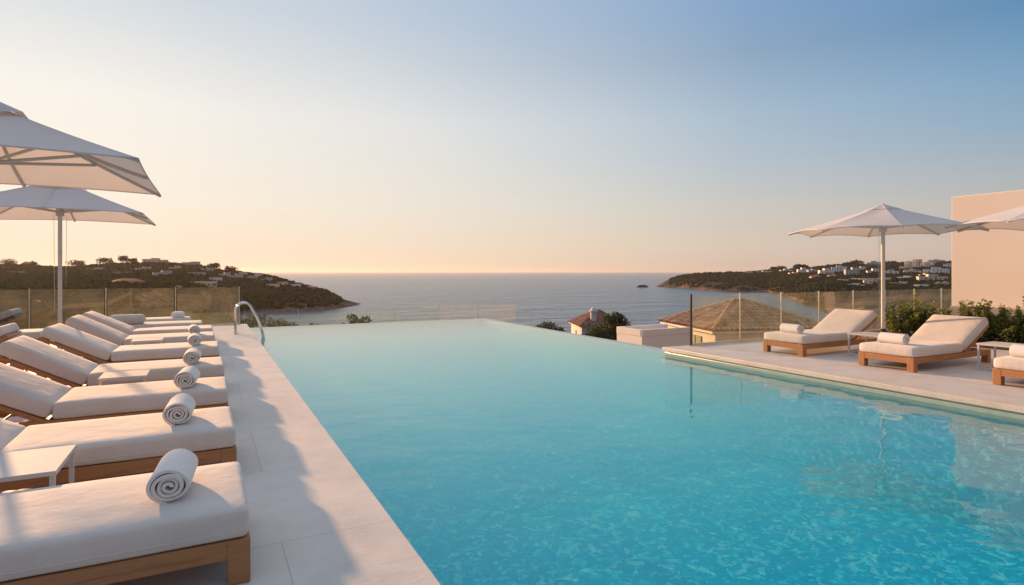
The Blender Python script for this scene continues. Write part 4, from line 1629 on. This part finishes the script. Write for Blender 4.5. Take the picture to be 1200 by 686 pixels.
# ---------------------------------------------------------------- parasols
def make_parasol(label, n_, rad, z_r, z_a, rot0, pole_m, group, vent=.26, mid=False, sag=.05, pole_r=.03):
    rt = empty('parasol', (0, 0, 0), 0, label, 'parasol', group)
    # base and pole
    MB().box((0, 0, .03), (.32, .32, .028), .012).build('base', 'white_metal', rt)
    pm = MB().tube([(0, 0, .04), (0, 0, z_a - .12)], pole_r, 16)
    pole = pm.build('pole', pole_m, rt)
    MB().tube([(0, 0, .05), (0, 0, .42)], pole_r + .012, 16).build('pole_sleeve', 'white_metal' if n_ == 4 else 'dark_metal', pole)
    MB().tube([(0, 0, z_r + .0), (0, 0, z_r + .13)], pole_r + .028, 14).build('hub', pole_m, rt)
    MB().tube([(0, 0, z_a - .14), (0, 0, z_a - .04)], pole_r + .02, 14).build('crown_hub', pole_m, rt)
    rim = [(rad * math.cos(rot0 + 2 * math.pi * k / n_), rad * math.sin(rot0 + 2 * math.pi * k / n_)) for k in range(n_)]

    def surf(a, b_, s, t):
        # s from the apex outwards, t across the panel
        r0, r1 = np.array(rim[a]), np.array(rim[b_])
        e = r0 * (1 - t) + r1 * t
        zz = z_a + (z_r - z_a) * s - sag * math.sin(math.pi * s) * (.35 + .65 * math.sin(math.pi * t)) + .03 * math.sin(math.pi * t) * s * s
        pull = 1 - .025 * math.sin(math.pi * t) * s
        return (e[0] * s * pull, e[1] * s * pull, zz)
    cm = MB()
    ns, ntt = 14, 14 if n_ == 4 else 8
    for k in range(n_):
        vv = [surf(k, (k + 1) % n_, .14 + .86 * i_ / ns, j_ / ntt) for i_ in range(ns + 1) for j_ in range(ntt + 1)]
        ff = [(i_ * (ntt + 1) + j_, i_ * (ntt + 1) + j_ + 1, (i_ + 1) * (ntt + 1) + j_ + 1, (i_ + 1) * (ntt + 1) + j_) for i_ in range(ns) for j_ in range(ntt)]
        cm.add(vv, ff)
    can = cm.build('canopy', 'parasol_cloth', rt, angle=180)
    vm = MB()
    for k in range(n_):
        vv = []
        for i_ in range(5):
            for j_ in range(ntt + 1):
                x, y, z_ = surf(k, (k + 1) % n_, vent * i_ / 4, j_ / ntt)
                vv.append((x, y, z_ + (.055 if n_ == 4 else .022) - .012 * i_ / 4))
        ff = [(i_ * (ntt + 1) + j_, i_ * (ntt + 1) + j_ + 1, (i_ + 1) * (ntt + 1) + j_ + 1, (i_ + 1) * (ntt + 1) + j_) for i_ in range(4) for j_ in range(ntt)]
        vm.add(vv, ff)
    vm.build('vent_cap', 'parasol_cloth', can, angle=180)
    # hem: folded edge of the cloth
    hm = MB()
    for k in range(n_):
        pts = [surf(k, (k + 1) % n_, 1, j_ / ntt) for j_ in range(ntt + 1)]
        hm.tube([(p[0], p[1], p[2] - .006) for p in pts], .007, 6)
    hm.build('hem', 'parasol_cloth', can, angle=180)
    # ribs and struts
    fin = MB().tube([(0, 0, z_a - .02), (0, 0, z_a + (.075 if n_ == 4 else .03))], .016, 10)
    fin.build('finial', pole_m, rt)
    dirs = [(rim[k], k) for k in range(n_)]
    if mid:
        dirs += [(((rim[k][0] + rim[(k + 1) % n_][0]) / 2, (rim[k][1] + rim[(k + 1) % n_][1]) / 2), k + .5) for k in range(n_)]
    for (x, y), k in dirs:
        a = int(k)
        tt = .5 if k != a else 0
        pts = []
        for s in np.linspace(.03, 1.0, 8):
            p = surf(a, (a + 1) % n_, s, tt)
            pts.append((p[0], p[1], p[2] - .022))
        rb = MB().tube(pts, .017, 6).build('rib', pole_m, rt)
        p = surf(a, (a + 1) % n_, .56, tt)
        MB().tube([(0, 0, z_r + .06), (p[0], p[1], p[2] - .04)], .015, 6).build('strut', pole_m, rb)
    # raising cords beside the pole
    for s in (-1, 1):
        cp = MB().tube([(s * .085, .02, z_r + .02), (s * .075, .02, 1.15 if s > 0 else .75)], .003, 5)
        cp.build('cord', 'cord_fibre', rt)
    return rt


pa = make_parasol('large square white parasol, the nearer and higher one at the left edge', 4, 1.25 * math.sqrt(2), 2.30, 2.90, math.pi / 4, 'taupe_metal', 'white parasols over the left loungers', mid=True)
pa.location = (-1.74, 6.78, .002)
pb_ = copy_tree(pa)
pb_['label'] = 'second square white parasol, its white pole standing by the sixth left lounger'
for o in pb_.children:
    if o.name.startswith('pole'):
        o.data = o.data.copy()
        o.data.materials[0] = MATS['white_metal']
pb_.location = (-2.14, 11.95, .002)
for o in pb_.children:
    pass
pr8 = make_parasol('octagonal white parasol on a cream pole between two right loungers', 8, 1.46, 2.07, 2.52, R(-27.4 + 22.5), 'white_metal', 'octagonal parasols on the right deck', vent=.20, sag=.02)
pr8.location = (10.2, 5.99, .002)
pr9 = copy_tree(pr8)
pr9['label'] = 'octagonal parasol cut by the right frame edge, in front of the apricot wall'
pr9.location = (10.85, 3.78, .002)


# ---------------------------------------------------------------- sea haze
hz = MB().add([(-9000, -600, SEA - 2), (9000, -600, SEA - 2), (9000, 16500, SEA - 2), (-9000, 16500, SEA - 2),
               (-9000, -600, 60), (9000, -600, 60), (9000, 16500, 60), (-9000, 16500, 60)],
              [(0, 3, 2, 1), (4, 5, 6, 7), (0, 1, 5, 4), (1, 2, 6, 5), (2, 3, 7, 6), (3, 0, 4, 7)])
m = bpy.data.materials.new('haze')
m.use_nodes = True
n = m.node_tree
n.nodes.clear()
pv = n.nodes.new('ShaderNodeVolumePrincipled')
pv.inputs['Color'].default_value = (.85, .78, .74, 1)
pv.inputs['Density'].default_value = .000045
pv.inputs['Anisotropy'].default_value = .4
oo = n.nodes.new('ShaderNodeOutputMaterial')
n.links.new(pv.outputs[0], oo.inputs['Volume'])
MATS['haze'] = m
tag(hz.build('haze', 'haze'), kind='stuff')
